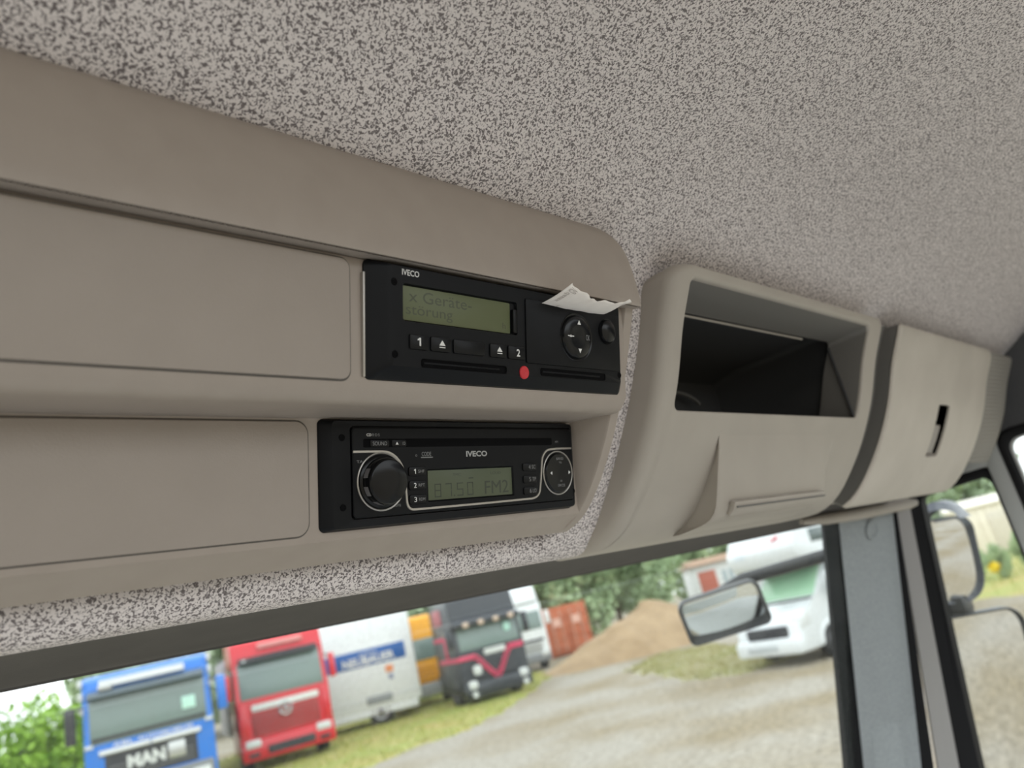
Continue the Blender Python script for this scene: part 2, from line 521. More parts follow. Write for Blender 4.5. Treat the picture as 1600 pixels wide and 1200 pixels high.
yzbar('side_lining', [(.52, .095), (.3, .098), (-.95, .115), (-1.2, .18), (-1.2, .36), (.0, .345), (.16, .305), (.25, .262), (.40, .20), (.52, .12)], X0 + .002, X0 + .06, sidefab, wr, .01)
yzbar('door_panel', [(.66, -.92), (-.95, -.66), (-.95, -1.4), (.66, -1.4)], X0 - .03, X0 + .05, greyfr, wr, .01)
def pane(name, loop, x, label):
    ls = [[(x, y, z + H) for y, z in loop], [(x + .004, y, z + H) for y, z in loop]]
    o = mk(name, loft(ls, cap0=True, cap1=True), sideglass)
    return tag(o, label, kind='structure')
pane('window_2', w2in, X0 + .018, 'narrow quarter window in front of the grey door post, mirrors behind it')
pane('window_3', w3in, X0 + .018, 'passenger door window behind the grey post at the right edge')

# driver's side and floor of the cab, behind and below the viewer
wl = thing('wall_left', W(-.95, .0, -.6), 'driver side of the cab with its open door window', 'wall'); del wl['category']; wl['kind'] = 'structure'
yzbar('side_lining', [(.52, .07), (-1.25, .10), (-1.25, .36), (.0, .345), (.16, .305), (.25, .262), (.40, .20), (.52, .12)], -1.0, -.95, sidefab, wl, .01)
yzbar('door_panel', [(.9, -.55), (-1.25, -.45), (-1.25, -1.2), (.9, -1.2)], -1.0, -.95, greyfr, wl, .01)
fl0 = mk('floor', newbox(W(.24, -.2, -1.45), (2.5, 2.2, .04), .01), mat('grey_floor_mat', (.40,.40,.40), .9)); tag(fl0, 'grey rubber cab floor', kind='structure')
# ------------------------------------------------------------------ overhead console with tachograph and radio
con = thing('overhead_console', W(.0, .30, .05), 'long beige overhead console holding the tachograph and the radio', 'console')
XL, XE, XR = -.95, .402, .412
# main body section: cover wall, ledge nose, recess, lower lip
sec = [(.285, .185), (.262, .1775), (.2580, .1738), (.2577, .1725), (.2733, .1188), (.2742, .1172), (.2765, .1150), (.2790, .1130), (.2812, .1117), (.2840, .1112), (.2870, .1115), (.300, .1137), (.3165, .1166),
       (.3195, .1168), (.3203, .1155), (.3349, .0609), (.3353, .0594), (.3358, .0582), (.3378, .0573), (.343, .0556), (.350, .0528), (.3545, .0508), (.3572, .0501), (.3590, .0507), (.3597, .0535), (.3597, .065)]
a = list(np.linspace(XL, XE - .0006, 26)) + [XE]
bm = bmesh.new()
loft([[W(x, y, z) for y, z in sec] for x in a], closed=False, bm=bm)
# closing wall at the right end
back = [(.36, .065), (.36, .185), (.285, .185)]
vs = [bm.verts.new(W(XE, y, z)) for y, z in sec + [(.36, .185)]]
bm.faces.new(vs)
mk('body', bm, beige, con, ang=32, world=True)
# right end rim
rimf = catmull([(.2485, .186), (.2535, .1755), (.2650, .1525), (.2775, .1295), (.2965, .1005), (.3165, .0760), (.3340, .0600), (.3465, .0533), (.3575, .0501)], 4)
def rim_loop(x, d):
    out = []
    for i, (y, z) in enumerate(rimf):
        p, q = rimf[max(i - 1, 0)], rimf[min(i + 1, len(rimf) - 1)]
        ty, tz = q[0] - p[0], q[1] - p[1]; l = math.hypot(ty, tz)
        out.append(W(x, y - tz / l * d, z + ty / l * d))
    return out
fil = .0028
ls = [rim_loop(.3962, .030), rim_loop(.4012, .0012), rim_loop(.4022, 0)]
for k in range(7):
    t = k / 6 * math.pi / 2
    ls.append(rim_loop(XR - fil + fil * math.sin(t), fil * (1 - math.cos(t))))
ls.append(rim_loop(XR, .02))
mk('end_rim', loft(ls, closed=False), beige, con, world=True)
# upper band
pb = Prof([(.2545, .2315), (.2505, .2255), (.2478, .214), (.2465, .198), (.2466, .183), (.2474, .1735), (.2484, .1712)], 6)
def band_ring(ins, d): return [pb.S(u, s, d) for u, s in rrect(XL, XR - ins, 0 + ins * .3, pb.L - ins * .3, (.001, .026, .0012, .001), nc=10, nu=30, ns=14)]
fl = .003
rings = [band_ring(0, .016)] + [band_ring(fl * (1 - math.cos(t)), fl * (1 - math.sin(t))) for t in np.linspace(0, math.pi / 2, 5)]
outer = rrect(XL, XR - fl, fl * .3, pb.L - fl * .3, (.001, .026, .0012, .001), nc=10, nu=30, ns=14)
mid = [(min(max(u, XL + .002), XR - .03), pb.L * .5) for u, s in outer]
for lp in lerp_loops(outer, mid, 9)[1:]:
    rings.append([pb.S(u, s) for u, s in lp])
bm = loft(rings); bmesh.ops.remove_doubles(bm, verts=bm.verts, dist=1e-6)
mk('upper_band', bm, beige, con, ang=50, world=True)
# underside return of the band
bm = loft([[W(x, .2484, .1712), W(x, .2500, .1718), W(x, .2600, .1748)] for x in (XL, XR - .001)], closed=False)
mk('band_underside', bm, beige, con, world=True)
# flush cover panels
TP = Plate(0.0, (.2577, .1725), (.2733, .1188), 0)
gap_shadow = mat('panel_gap_shadow_brown', (.10, .09, .08), .8)  # dark pad round each cover paints the shadow in its gap
mk('cover_gap_shadow', plate_pad(TP, XL * 1000, 194.7, -.3, 56.8, 5.2, -.5, .25, .1, 6), gap_shadow, con, world=True)
mk('upper_cover', plate_pad(TP, XL * 1000, 193.6, .6, 55.9, 4.5, -.5, 1.9, .7, 6), panelm, con, world=True)
RP = Plate(0.0, (.3203, .1155), (.3349, .0609), 0)
mk('cover_gap_shadow', plate_pad(RP, XL * 1000, 198.7, -.6, 56.4, 7.2, -.5, .25, .1, 6), gap_shadow, con, world=True)
mk('lower_cover', plate_pad(RP, XL * 1000, 197.6, .2, 55.6, 6.5, -.5, 1.9, .7, 6), panelm, con, world=True)

# ------------------------------------------------------------------ tachograph
T = Plate(.207, (.255, .1725), (.2716, .1185), .004)
tac = thing('tachograph', T(90, 57, -6), 'black tachograph with green display and curled receipt in the upper console slot', 'tachograph')
k = dict(nc=6, nu=10, ns=8)
L1 = rrect(-5.5, 187.5, -.5, 56.2, 3, **k); L2 = rrect(-5.5, 187.5, -.5, 56.2, 3, **k); L3 = rrect(-3.2, 186.4, .2, 55.6, 3, **k)
L4 = rrect(3.6, 183.0, 1.0, 50.2, 2.2, **k); L5 = rrect(4.8, 182.0, 1.5, 49.4, 2.0, **k)
hole = rrect(13.0, 90.5, 9.4, 27.6, 1.6, **k)
hole2 = rrect(13.6, 90.0, 10.0, 27.0, 1.2, **k)
rings = [[T(u, v, -14) for u, v in L1], [T(u, v, -5.5) for u, v in L2], [T(u, v, -4.2) for u, v in L3], [T(u, v, -.5) for u, v in L4], [T(u, v, 0) for u, v in L5]]
for lp in lerp_loops(L5, hole, 3)[1:]: rings.append([T(u, v, 0) for u, v in lp])
rings += [[T(u, v, -1.6) for u, v in hole2], [T(u, v, -1.7) for u, v in rrect(30, 70, 18, 19, .3, **k)]]
mk('bezel', loft(rings, cap1=True), black, tac, world=True, ang=25)
mk('slot_gasket', plate_pad(T, -6.6, -5.4, 6, 55, .3, -9, -4.2, .2), silver, tac, world=True)
dsp = mk('display', plate_pad(T, 13.7, 86.0, 10.2, 26.9, .8, -1.7, -1.2, .1), lcd, tac, world=True)
mk('display_catch', plate_pad(T, 87.2, 90.2, 13.5, 26.5, .6, -1.7, .3, .4), keym, tac, world=True)
f = lambda u, v: T(u, v, -1.15)
lettering('x Geräte-', f, 17.5, 58, 11.9, 17.6, lcd_ink, dsp)
lettering('störung', f, 15.6, 45.0, 19.2, 25.4, lcd_ink, dsp)
lettering('h', f, 80.3, 82.6, 21.4, 24.6, lcd_ink, dsp)
lettering('IVECO', lambda u, v: T(u, v, .06), 12.6, 22.9, 2.6, 5.5, print_w, tac, bold=.012)
def tkey(u0, u1, v0=33.7, v1=40.9): return mk('key', plate_pad(T, u0, u1, v0, v1, 1.0, -.3, .9, .4), keym, tac, world=True)
ft = lambda u, v: T(u, v, .97)
def one(par, fn, u0, u1, v0, v1, m):
    w_ = u1 - u0; h_ = v1 - v0; bm = bmesh.new()
    P_ = [(.58, 0), (1, 0), (1, 1), (.58, 1), (.58, .27), (0, .36), (0, .18), (.35, .10)]
    bm.faces.new([bm.verts.new(fn(u0 + a_ * w_, v0 + b_ * h_)) for a_, b_ in P_])
    return mk('lettering', bm, m, par, smooth=False, world=True)
def tri(par, fn, uc, vc, w_, h_, m):
    bm = bmesh.new()
    bm.faces.new([bm.verts.new(fn(uc - w_ / 2, vc + h_ / 2)), bm.verts.new(fn(uc + w_ / 2, vc + h_ / 2)), bm.verts.new(fn(uc, vc - h_ / 2))])
    return mk('triangle_mark', bm, m, par, smooth=False, world=True)
def bar(par, fn, u0, u1, v0, v1, m, name='bar_mark'):
    bm = bmesh.new()
    bm.faces.new([bm.verts.new(fn(*q)) for q in ((u0, v0), (u1, v0), (u1, v1), (u0, v1))])
    return mk(name, bm, m, par, smooth=False, world=True)
ky = tkey(16.4, 27.6); one(ky, ft, 20.9, 22.9, 35.1, 39.1, print_w)
ky = tkey(29.2, 42.2); tri(ky, ft, 36.3, 36.5, 4.0, 2.7, print_w); bar(ky, ft, 34.4, 38.2, 38.5, 38.95, print_w)
tkey(43.8, 65.0)
ky = tkey(69.0, 81.0); tri(ky, ft, 75.8, 36.4, 4.0, 2.7, print_w); bar(ky, ft, 73.9, 77.7, 38.4, 38.85, print_w)
ky = tkey(82.4, 95.2); lettering('2', ft, 88.6, 91.2, 35.3, 39.3, print_w, ky, bold=.02)
def slot(u0, u1, v0, v1):
    kk = dict(nc=4, nu=2, ns=2)
    a_ = rrect(u0 - .6, u1 + .6, v0 - .6, v1 + .6, 1.4, **kk); b_ = rrect(u0 - .3, u1 + .3, v0 - .3, v1 + .3, 1.2, **kk); c_ = rrect(u0, u1, v0, v1, .9, **kk)
    o = mk('card_slot', loft([[T(u, v, -.3) for u, v in a_], [T(u, v, .55) for u, v in b_], [T(u, v, .45) for u, v in c_], [T(u, v, .04) for u, v in c_]], cap1=True), blackm, tac, world=True)
    mk('slot_rib', plate_pad(T, u0 + 1, u1 - 5, (v0 + v1) / 2 - .45, (v0 + v1) / 2 + .45, .3, .04, .5, .2), black, o, world=True)
slot(24.2, 81, 45.4, 48.9); slot(108.8, 166, 44.6, 48.2)
mk('sealing_plug', plate_disc(T, 94.9, 47.6, [(3.6, -.3), (3.6, .4), (3.2, .8), (1, .85), (.4, .6)]), redm, tac, world=True)
door = mk('printer_drawer', plate_pad(T, 96.6, 180.4, 6.2, 42.2, 1.2, -.4, .9, .5), black, tac, world=True)
dp = mk('direction_pad', plate_disc(T, 139, 24.3, [(14.6, .8), (14.2, 1.5), (13.2, 1.2), (12.8, .95), (12.2, 2.2), (10.5, 3.0), (6, 2.5), (1, 2.3)]), blackg, tac, world=True)
fd = lambda u, v: T(u, v, 3.05)
tri(dp, fd, 139.5, 15.6, 3.2, 2.8, print_w)
fdi = lambda u, v: T(u, 66.6 - v, 3.05)
tri(dp, fdi, 139.8, 66.6 - 32.6, 3.2, 2.8, print_w)
bar(dp, fd, 129.2, 134.6, 24.0, 24.6, print_w); tri(dp, fd, 131.8, 24.1, 2.0, 1.6, print_w)
lettering('OK', fd, 145.6, 149.0, 22.4, 25.8, print_d, dp)
mk('drawer_button', plate_disc(T, 168.4, 18.2, [(8.1, .7), (8.0, 1.4), (7.3, 1.2), (7.1, 1.0), (6.6, 2.5), (5, 3.2), (1, 3.5)]), blackg, tac, world=True)
for u, v in ((8.0, 9.5), (8.2, 44.0), (181.0, 44.4)):
    mk('screw_hole', plate_disc(T, u, v, [(1.9, .03), (1.7, .25), (1.3, .2), (1.2, .03)], 16), blackm, tac, world=True)

# receipt hanging out of the printer
rc = thing('paper_receipt', T(137, 6, 1), 'torn white paper receipt sticking out above the tachograph drawer', 'receipt')
nx, ny = 28, 10
def rpt(i, j):
    a_ = i / nx; b_ = j / ny
    x = .3165 + (.372 - .3165) * a_ + b_ * (.0005 + .005 * a_)
    far = .2285 + .0075 * a_ + .0035 * math.sin(a_ * 3.3) + .0009 * math.sin(a_ * 17) + .0006 * math.sin(a_ * 41)
    y = .2575 + (far - .2575) * b_
    z = .1643 - .001 * math.sin(b_ * 3.1) + b_ * (-.0030 * math.sin(a_ * math.pi) * (1 - .25 * a_) + .0005 * math.sin(a_ * 14) + .0004 * math.sin(a_ * 31 + 1)) + (b_ ** 2) * .0012 * (a_ ** 6)
    return Vector(W(x, y, z))
bm = loft([[rpt(i, j) for j in range(ny + 1)] for i in range(nx + 1)], closed=False)
so = mk('slip', bm, paper, rc, world=True, ang=70)
so.modifiers.new('thickness', 'SOLIDIFY').thickness = .00008
bm = bmesh.new(); q0 = [rpt(nx, ny), rpt(nx, ny - 3), Vector(W(.3835, .2375, .1662)), Vector(W(.381, .2362, .1668))]
bm.faces.new([bm.verts.new(q) for q in q0]); tn = mk('torn_corner', bm, paper, so, world=True)
tn.modifiers.new('thickness', 'SOLIDIFY').thickness = .00008
def rsurf(u, v):                     # u along the slot 0..1, v outwards 0..1, printed face below
    i = u * nx; j = v * ny
    p = rpt(i, j); return p + Vector((0, 0, -.00025))
lettering('aaaab', lambda u, v: rsurf(v, u), .42, .80, .045, .10, inkm, so)
lettering('GV', lambda u, v: rsurf(v, u), .83, .97, .05, .16, inkm, so)
lettering('mm', lambda u, v: rsurf(v, u), .16, .30, .19, .225, inkm, so)

# ------------------------------------------------------------------ car radio
Q = Plate(.207, (.319, .1168), (.334, .0608), .004)
rad = thing('car_radio', Q(90, 57, -6), 'black car radio tuned to FM with silver rimmed knob in the lower console recess', 'radio')
k = dict(nc=6, nu=8, ns=6)
F0 = rrect(-3.4, 187.2, .2, 56.8, 3.2, **k); F1 = rrect(-2.6, 186.8, .9, 56.2, 3, **k)
F2 = rrect(2.5, 186.2, 1.4, 55.4, 2.5, **k); F3 = rrect(9.5, 185.8, 2.4, 53.6, 2.2, **k); F4 = rrect(13.2, 185.4, 3.9, 51.5, 2.0, **k); F5 = rrect(13.4, 185.2, 4.1, 51.3, 1.8, **k)
rings = [[Q(u, v, -10) for u, v in F0], [Q(u, v, -4.6) for u, v in F0], [Q(u, v, -3.4) for u, v in F1], [Q(u, v, -.6) for u, v in F2], [Q(u, v, -.9) for u, v in F3], [Q(u, v, -1.1) for u, v in F4], [Q(u, v, -3) for u, v in F5]]
mk('mounting_frame', loft(rings, cap1=True), black, rad, world=True, ang=28)
P0 = rrect(14.0, 184.8, 4.6, 50.8, 2.0, **k); P1 = rrect(14.6, 184.2, 5.2, 50.2, 1.6, **k)
ho = rrect(61.6, 129.2, 27.4, 45.4, .8, **k); hi_ = rrect(62.6, 128.4, 28.1, 44.8, .5, **k)
rings = [[Q(u, v, -3) for u, v in P0], [Q(u, v, -.5) for u, v in P0], [Q(u, v, 0) for u, v in P1]]
for lp in lerp_loops(P1, ho, 3)[1:]: rings.append([Q(u, v, 0) for u, v in lp])
rings += [[Q(u, v, -1.1) for u, v in hi_]]
fp = mk('faceplate', loft(rings, cap1=True), black, rad, world=True, ang=25)
fq = lambda u, v: Q(u, v, .07)
ld = mk('display', plate_pad(Q, 62.8, 128.2, 28.3, 44.6, .3, -1.1, -.8, .1), lcd2, rad, world=True)
fl_ = lambda u, v: Q(u, v, -.75)
SEG = {'8': 'abcdefg', '7': 'abc', '5': 'acdfg', '0': 'abcdef', '2': 'abdeg'}
def seg7(ch, u, v, w_, h_, th):
    pos = dict(a=(u, u + w_, v, v + th), g=(u, u + w_, v + h_ / 2 - th / 2, v + h_ / 2 + th / 2), d=(u, u + w_, v + h_ - th, v + h_),
               f=(u, u + th, v, v + h_ / 2), e=(u, u + th, v + h_ / 2, v + h_), b=(u + w_ - th, u + w_, v, v + h_ / 2), c=(u + w_ - th, u + w_, v + h_ / 2, v + h_))
    bm = bmesh.new()
    for s in SEG[ch]:
        u0, u1, v0, v1 = pos[s]; g = .18
        bm.faces.new([bm.verts.new(fl_(*q)) for q in ((u0 + g, v0 + g), (u1 - g, v0 + g), (u1 - g, v1 - g), (u0 + g, v1 - g))])
    mk('digit', bm, lcd_ink2, ld, smooth=False, world=True)
for ch, u in (('8', 67.2), ('7', 75.0), ('5', 83.6), ('0', 91.4)): seg7(ch, u, 35.6, 5.0, 7.8, .95)
bar(ld, fl_, 81.3, 82.2, 42.4, 43.3, lcd_ink2, 'decimal_point')
lettering('FM2', fl_, 105.5, 125.0, 35.6, 43.2, lcd_ink2, ld)
lettering('TMC', fl_, 81.0, 87.0, 30.4, 31.9, lcd_ink2, ld)
lettering('LOUD', fl_, 110.5, 119.0, 30.4, 31.9, lcd_ink2, ld)
bar(ld, fl_, 93.0, 96.5, 33.2, 33.8, lcd_ink2)
# cd slot, top keys and print
mk('disc_slot', plate_pad(Q, 20.5, 165.5, 10.6, 15.1, .8, -.2, .12, .1), blackm, rad, world=True)
ky = mk('key', plate_pad(Q, 24.5, 36.5, 11.2, 14.9, .8, 0, .6, .3), keym, rad, world=True)
lettering('SOUND', lambda u, v: Q(u, v, .66), 26.0, 35.0, 12.1, 14.1, print_d, ky)
ky = mk('key', plate_pad(Q, 38.2, 47.8, 11.2, 14.9, .8, 0, .6, .3), keym, rad, world=True)
tri(ky, lambda u, v: Q(u, v, .66), 41.5, 13.0, 1.9, 1.5, print_w)
lettering('1D', lambda u, v: Q(u, v, .66), 45.2, 47.0, 12.3, 13.9, print_d, ky)
lettering('CD', fq, 22.6, 25.6, 7.8, 9.3, print_w, rad, bold=.02); lettering('R·D·S', fq, 26.2, 30.8, 7.8, 9.3, print_d, rad)
lettering('MP3', lambda u, v: Q(u, v, .16), 168.6, 171.6, 12.4, 13.8, print_d, rad)
lettering('CODE', fq, 58.4, 65.0, 17.9, 20.2, print_d, rad); bar(rad, fq, 57.8, 66.2, 20.7, 21.2, print_d)
lettering('o', fq, 54.0, 55.2, 19.2, 20.4, print_d, rad)
lettering('IVECO', fq, 91.0, 107.6, 17.9, 21.2, mat('grey_logo_print', (.38, .38, .37), .6), rad, bold=.03)
lettering('MUTE', fq, 38.3, 43.3, 45.3, 46.5, print_d, rad); lettering('TA', fq, 16.2, 20.0, 21.6, 23.0, print_d, rad)
# silver line
path = [(14.0, 17.2), (24, 17.2), (32, 17.3)]
for i in range(1, 9):
    t = i / 8 * R(72); path.append((32.5 + 14.2 * math.sin(t), 17.3 + 14.2 * (1 - math.cos(t)) * 1.15))
path += [(46.5, 33), (47.0, 41), (47.3, 44.5)]
for i in range(1, 7):
    t = i / 6 * R(90); path.append((51.6 - 4.2 * math.cos(t), 44.6 + 4.1 * math.sin(t)))
path += [(60, 48.75), (100, 48.6), (144, 48.2)]
for i in range(1, 7):
    t = i / 6 * R(82); path.append((145 + 7.0 * math.sin(t), 48.2 - 5.6 * (1 - math.cos(t)) - .2))
path += [(153.4, 36), (154.6, 28)]
for i in range(1, 8):
    t = i / 7 * R(80); path.append((154.9 + 9.0 * (1 - math.cos(t)), 26.5 - 8.7 * math.sin(t)))
path += [(170, 17.5), (184, 17.4)]
mk('silver_line', plate_ribbon(Q, path, 1.5, -.1, .5), silver, rad, world=True)
def torus(T_, u, v, r, tr, n0):
    loops = []
    for i in range(48):
        a_ = i * 2 * math.pi / 48
        loops.append([T_(u + (r + tr * math.cos(b_)) * math.cos(a_), v + (r + tr * math.cos(b_)) * math.sin(a_), n0 + tr * math.sin(b_)) for b_ in [q * math.pi / 4 for q in range(8)]])
    loops.append(loops[0]); bm_ = loft(loops); bmesh.ops.remove_doubles(bm_, verts=bm_.verts, dist=1e-7)
    return bm_
mk('knob_ring', torus(Q, 31.2, 32.9, 14.9, .55, .3), silver, rad, world=True)
kn = mk('volume_knob', plate_disc(Q, 31.2, 32.9, [(13.9, -.1), (13.7, .6), (13.0, 1.0), (12.4, 1.2), (12.0, 6.0), (11.5, 7.2), (10.8, 7.6), (3, 7.5)], 48), blackg, rad, world=True)
for i in range(3):
    t0 = R(100 + i * 45); ps = []
    bm = loft([[Q(31.2 + 12.35 * math.cos(t0 + q * .06), 32.9 + 12.35 * math.sin(t0 + q * .06), h) for h in (1.6, 5.4)] for q in range(8)], closed=False)
    mk('grip_pad', bm, mat('knob_grip_grey', (.16, .155, .16), .3), kn, world=True)
for i, (v, s) in enumerate(((28.4, '1 SHF'), (35.9, '2 RPT'), (43.5, '3 RDM'))):
    ky = mk('key', plate_pad(Q, 48.7, 60.4, v - 2.5, v + 2.5, 1.4, -.1, .8, .4), keym, rad, world=True)
    fk = lambda u, vv: Q(u, vv, .86)
    if s[0] == '1': one(ky, fk, 52.1, 53.4, v - 1.3, v + 1.3, print_w)
    else: lettering(s[0], fk, 51.8, 53.6, v - 1.3, v + 1.3, print_w, ky)
    lettering(s[2:], fk, 55.0, 59.2, v - .8, v + .8, print_d, ky)
for v, s in ((28.6, '4 SC'), (36.2, '5 TP'), (43.3, '6 LO')):
    ky = mk('key', plate_pad(Q, 137.0, 149.2, v - 2.4, v + 2.4, 1.4, -.1, .8, .4), keym, rad, world=True)
    fk = lambda u, vv: Q(u, vv, .86)
    lettering(s[0], fk, 142.0, 143.6, v - 1.3, v + 1.3, print_d, ky); lettering(s[2:], fk, 144.8, 148.0, v - 1.2, v + 1.2, print_d, ky)
mk('pad_ring', torus(Q, 169.7, 33.1, 13.8, .5, .3), silver, rad, world=True)
pd = mk('search_pad', plate_disc(Q, 169.7, 33.1, [(13.2, -.1), (12.9, 1.0), (12.0, 1.7), (7, 1.4), (2, 1.1)]), blackg, rad, world=True)
fp_ = lambda u, v: Q(u, v, 1.75)
lettering('BAND', fp_, 167.4, 174.0, 23.2, 24.8, print_d, pd); lettering('TS', fp_, 169.6, 172.0, 26.0, 27.2, print_d, pd)
lettering('OK', fp_, 169.8, 172.2, 37.8, 39.0, print_d, pd); lettering('SRCE', fp_, 167.6, 174.4, 40.4, 42.0, print_d, pd)
for uc, sg in ((162.6, -1), (178.6, 1)):
    bm = bmesh.new(); bm.faces.new([bm.verts.new(fp_(*q)) for q in ((uc, 31.9), (uc, 34.3), (uc + 1.8 * sg, 33.1))]); mk('arrow_mark', bm, print_w, pd, smooth=False, world=True)
for u, v in ((8.3, 9.9), (8.2, 45.0), (185.0, 45.6)):
    mk('screw_hole', plate_disc(Q, u, v, [(1.8, -.8), (1.7, -.45), (1.4, -.5), (1.3, -.7)], 16), blackm, rad, world=True)

# ------------------------------------------------------------------ open storage tray console
P = Prof([(.2372, .2145), (.2378, .2105), (.2405, .2035), (.2475, .1915), (.2600, .1700), (.2790, .1312), (.3030, .0945), (.3285, .0645), (.3480, .0470), (.3640, .0385), (.3820, .0352), (.4230, .0368)], 8)
trb = thing('storage_console', W(.64, .36, .036), 'grey overhead console with an open dark tray and a bulged lamp housing below', 'console')
u0, u1, s0, s1 = .455, .853, .003, P.L
kk = dict(nc=8, nu=24, ns=24)
rO = (.022, .012, .004, .004)
fl = .010
rings = [[P.S(u, s, .012, .04) for u, s in rrect(u0, u1, s0, s1, rO, **kk)]]
for t in np.linspace(0, math.pi / 2, 7):
    ins = fl * (1 - math.cos(t)); d = fl * (1 - math.sin(t))
    rings.append([P.S(u, s, d) for u, s in rrect(u0 + ins, u1 - ins * .5, s0 + ins * .3, s1 - ins * .1, rO, **kk)])
O = rrect(u0 + fl, u1 - fl * .5, s0 + fl * .3, s1 - fl * .1, rO, **kk)
sa, sb = P.ratio(.835), P.ratio(.407)
hf = .0025
Hh = rrect(.478 - hf, .819 + hf, sa - hf, sb + hf, .009, **kk)
for lp in lerp_loops(O, Hh, 10)[1:]: rings.append([P.S(u, s) for u, s in lp])
for t in np.linspace(0, math.pi / 2, 5)[1:]:
    ex = hf * math.cos(t) ; dd = hf * (1 - math.cos(t))
    e = hf * (1 - math.sin(t))
    rings.append([P.S(u, s, 0, hf * (1 - math.cos(t))) for u, s in rrect(.478 - e, .819 + e, sa - e, sb + e, .007, **kk)])
Hin = rrect(.478, .819, sa, sb, .007, **kk)
rings.append([P.S(u, s, 0, .004) for u, s in Hin])
mk('housing', loft(rings), beige2, trb, world=True, ang=50)
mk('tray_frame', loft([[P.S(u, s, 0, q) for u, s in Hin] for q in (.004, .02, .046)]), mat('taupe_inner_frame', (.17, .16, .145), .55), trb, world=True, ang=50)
# dark bin behind the frame
def binring(y, gz, gx):
    out = []
    for u, s in Hin:
        x_, yy, zz = P.S(u, s, 0, .046)
        out.append((x_ + (1 if u > .65 else -1) * gx, yy if y is None else y, zz + (gz if s < (sa + sb) / 2 else -.004)))
    return out
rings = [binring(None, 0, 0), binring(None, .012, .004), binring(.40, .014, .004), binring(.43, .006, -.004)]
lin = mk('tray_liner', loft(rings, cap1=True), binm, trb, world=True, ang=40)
mk('tray_lip', tube([W(x, .2895, .2003) for x in np.linspace(.482, .755, 8)], .0011, 8), beige2, trb, world=True)
mk('liner_rib', tube([W(.8165, .290, z) for z in np.linspace(.196, .118, 8)], .0016, 8), binm, lin, world=True)
bm = newbox(W(.62, .424, .153), (.22, .012, .010), .003); mk('back_ridge', bm, gutterm, lin, world=True)
bm = tube([Vector(W(.70 + .05 * math.cos(t), .418, .172 + .018 * math.sin(t))) for t in np.linspace(.3, 2.8, 12)], .002, 8); mk('moulded_arc', bm, gutterm, lin, world=True)
# bulged lamp housing
sb0 = P.ratio(.353)
base = [P.at(s)[:2] for s in np.linspace(sb0, P.ratio(.0985), 12)]
bulge = catmull([(.2970, .1050), (.3015, .0920), (.3080, .0755), (.3150, .0570), (.3195, .0465), (.3250, .0405), (.3340, .0372), (.3600, .0355)], 4)
def resample(pts, n):
    p = np.array(pts); c = np.concatenate([[0], np.cumsum(np.hypot(*np.diff(p, axis=0).T))]); t = np.linspace(0, c[-1], n)
    return list(zip(np.interp(t, c, p[:, 0]), np.interp(t, c, p[:, 1])))
nb = 20; A = resample(base, nb); B = resample(bulge, nb)
def mixr(t, dx): return [(a[0] + (b[0] - a[0]) * t, a[1] + (b[1] - a[1]) * t) for a, b in zip(A, B)]
cols = [(.551, -.12), (.5495, .2), (.5485, .7), (.5492, .9), (.551, .98), (.555, 1)] + [(x, 1) for x in np.linspace(.58, .73, 6)] + [(.745, .96), (.757, .80), (.768, .4), (.775, -.06)]
bm = loft([[W(x + (.004 if t < .9 and x < .6 else 0) * (i / nb), y, z) for i, (y, z) in enumerate(mixr(t, 0))] for x, t in cols], closed=False)
lh = mk('lamp_housing', bm, beige2, trb, world=True, ang=60)
bm = bmesh.new(); prism(bm, [(.3160, .0517 + H), (.3118, .0492 + H), (.3150, .0435 + H), (.3215, .0395 + H), (.3235, .0430 + H)], .566, .738, .0012)
hp_ = mk('hatch_pull', bm, beige2, lh, world=True)
mk('pull_groove', newbox(Vector(W(.652, .3128, .0452)), (.168, .0008, .0012)), gutterm, hp_, world=True)
# dark channel between the consoles
bm = loft([[P.S(x, s, d) for s in np.linspace(.004, P.ratio(.125), 26)] for x, d in ((.846, .012), (.852, .020), (.86, .026), (.874, .028), (.888, .025), (.902, .014))], closed=False)
ch = mk('channel_trim', bm, gutterm, world=False)
tag(ch, 'dark curved channel between the tray console and the closed locker', 'trim')

# ------------------------------------------------------------------ closed locker
lk = thing('overhead_locker', W(1.09, .36, .04), 'closed overhead locker with a pale curved door and dark finger latch', 'locker')
u0, u1 = .899, 1.279
s0, s1 = .004, P.ratio(.100)
rO = (.006, .016, .010, .006); fl = .004
edge = [[P.S(u, s, q, .8 * q) for u, s in rrect(u0, u1, s0, s1, rO, **kk)] for q in (.024, .012, .001)]
mk('door_edge_shaded', loft(edge), gutterm, lk, world=True)  # shade of the narrow side wall put into this dark colour
rings = []
for t in np.linspace(0, math.pi / 2, 5):
    ins = fl * (1 - math.cos(t)); d = fl * (1 - math.sin(t))
    rings.append([P.S(u, s, d - .003) for u, s in rrect(u0 + ins, u1 - ins, s0 + ins, s1 - ins, rO, **kk)])
O = rrect(u0 + fl, u1 - fl, s0 + fl, s1 - fl, rO, **kk)
sa, sb = P.ratio(.487), P.ratio(.249)
Hh = rrect(1.0675, 1.113, sa, sb, .003, **kk)
for lp in lerp_loops(O, Hh, 10)[1:]: rings.append([P.S(u, s, -.003) for u, s in lp])
rings.append([P.S(u, s, .010) for u, s in Hh])
rings.append([P.S(u, s, .0105) for u, s in rrect(1.08, 1.10, sa + .02, sb - .02, .002, **kk)])
bm = loft(rings, cap1=False)
dr = mk('door', bm, mat('pale_locker_plastic', (0.54, 0.495, 0.435), 0.48, noise=(14, .3, (0.47, 0.43, 0.375)), bump=(1500, .1, .0004)), lk, world=True, ang=50)
bm = bmesh.new()
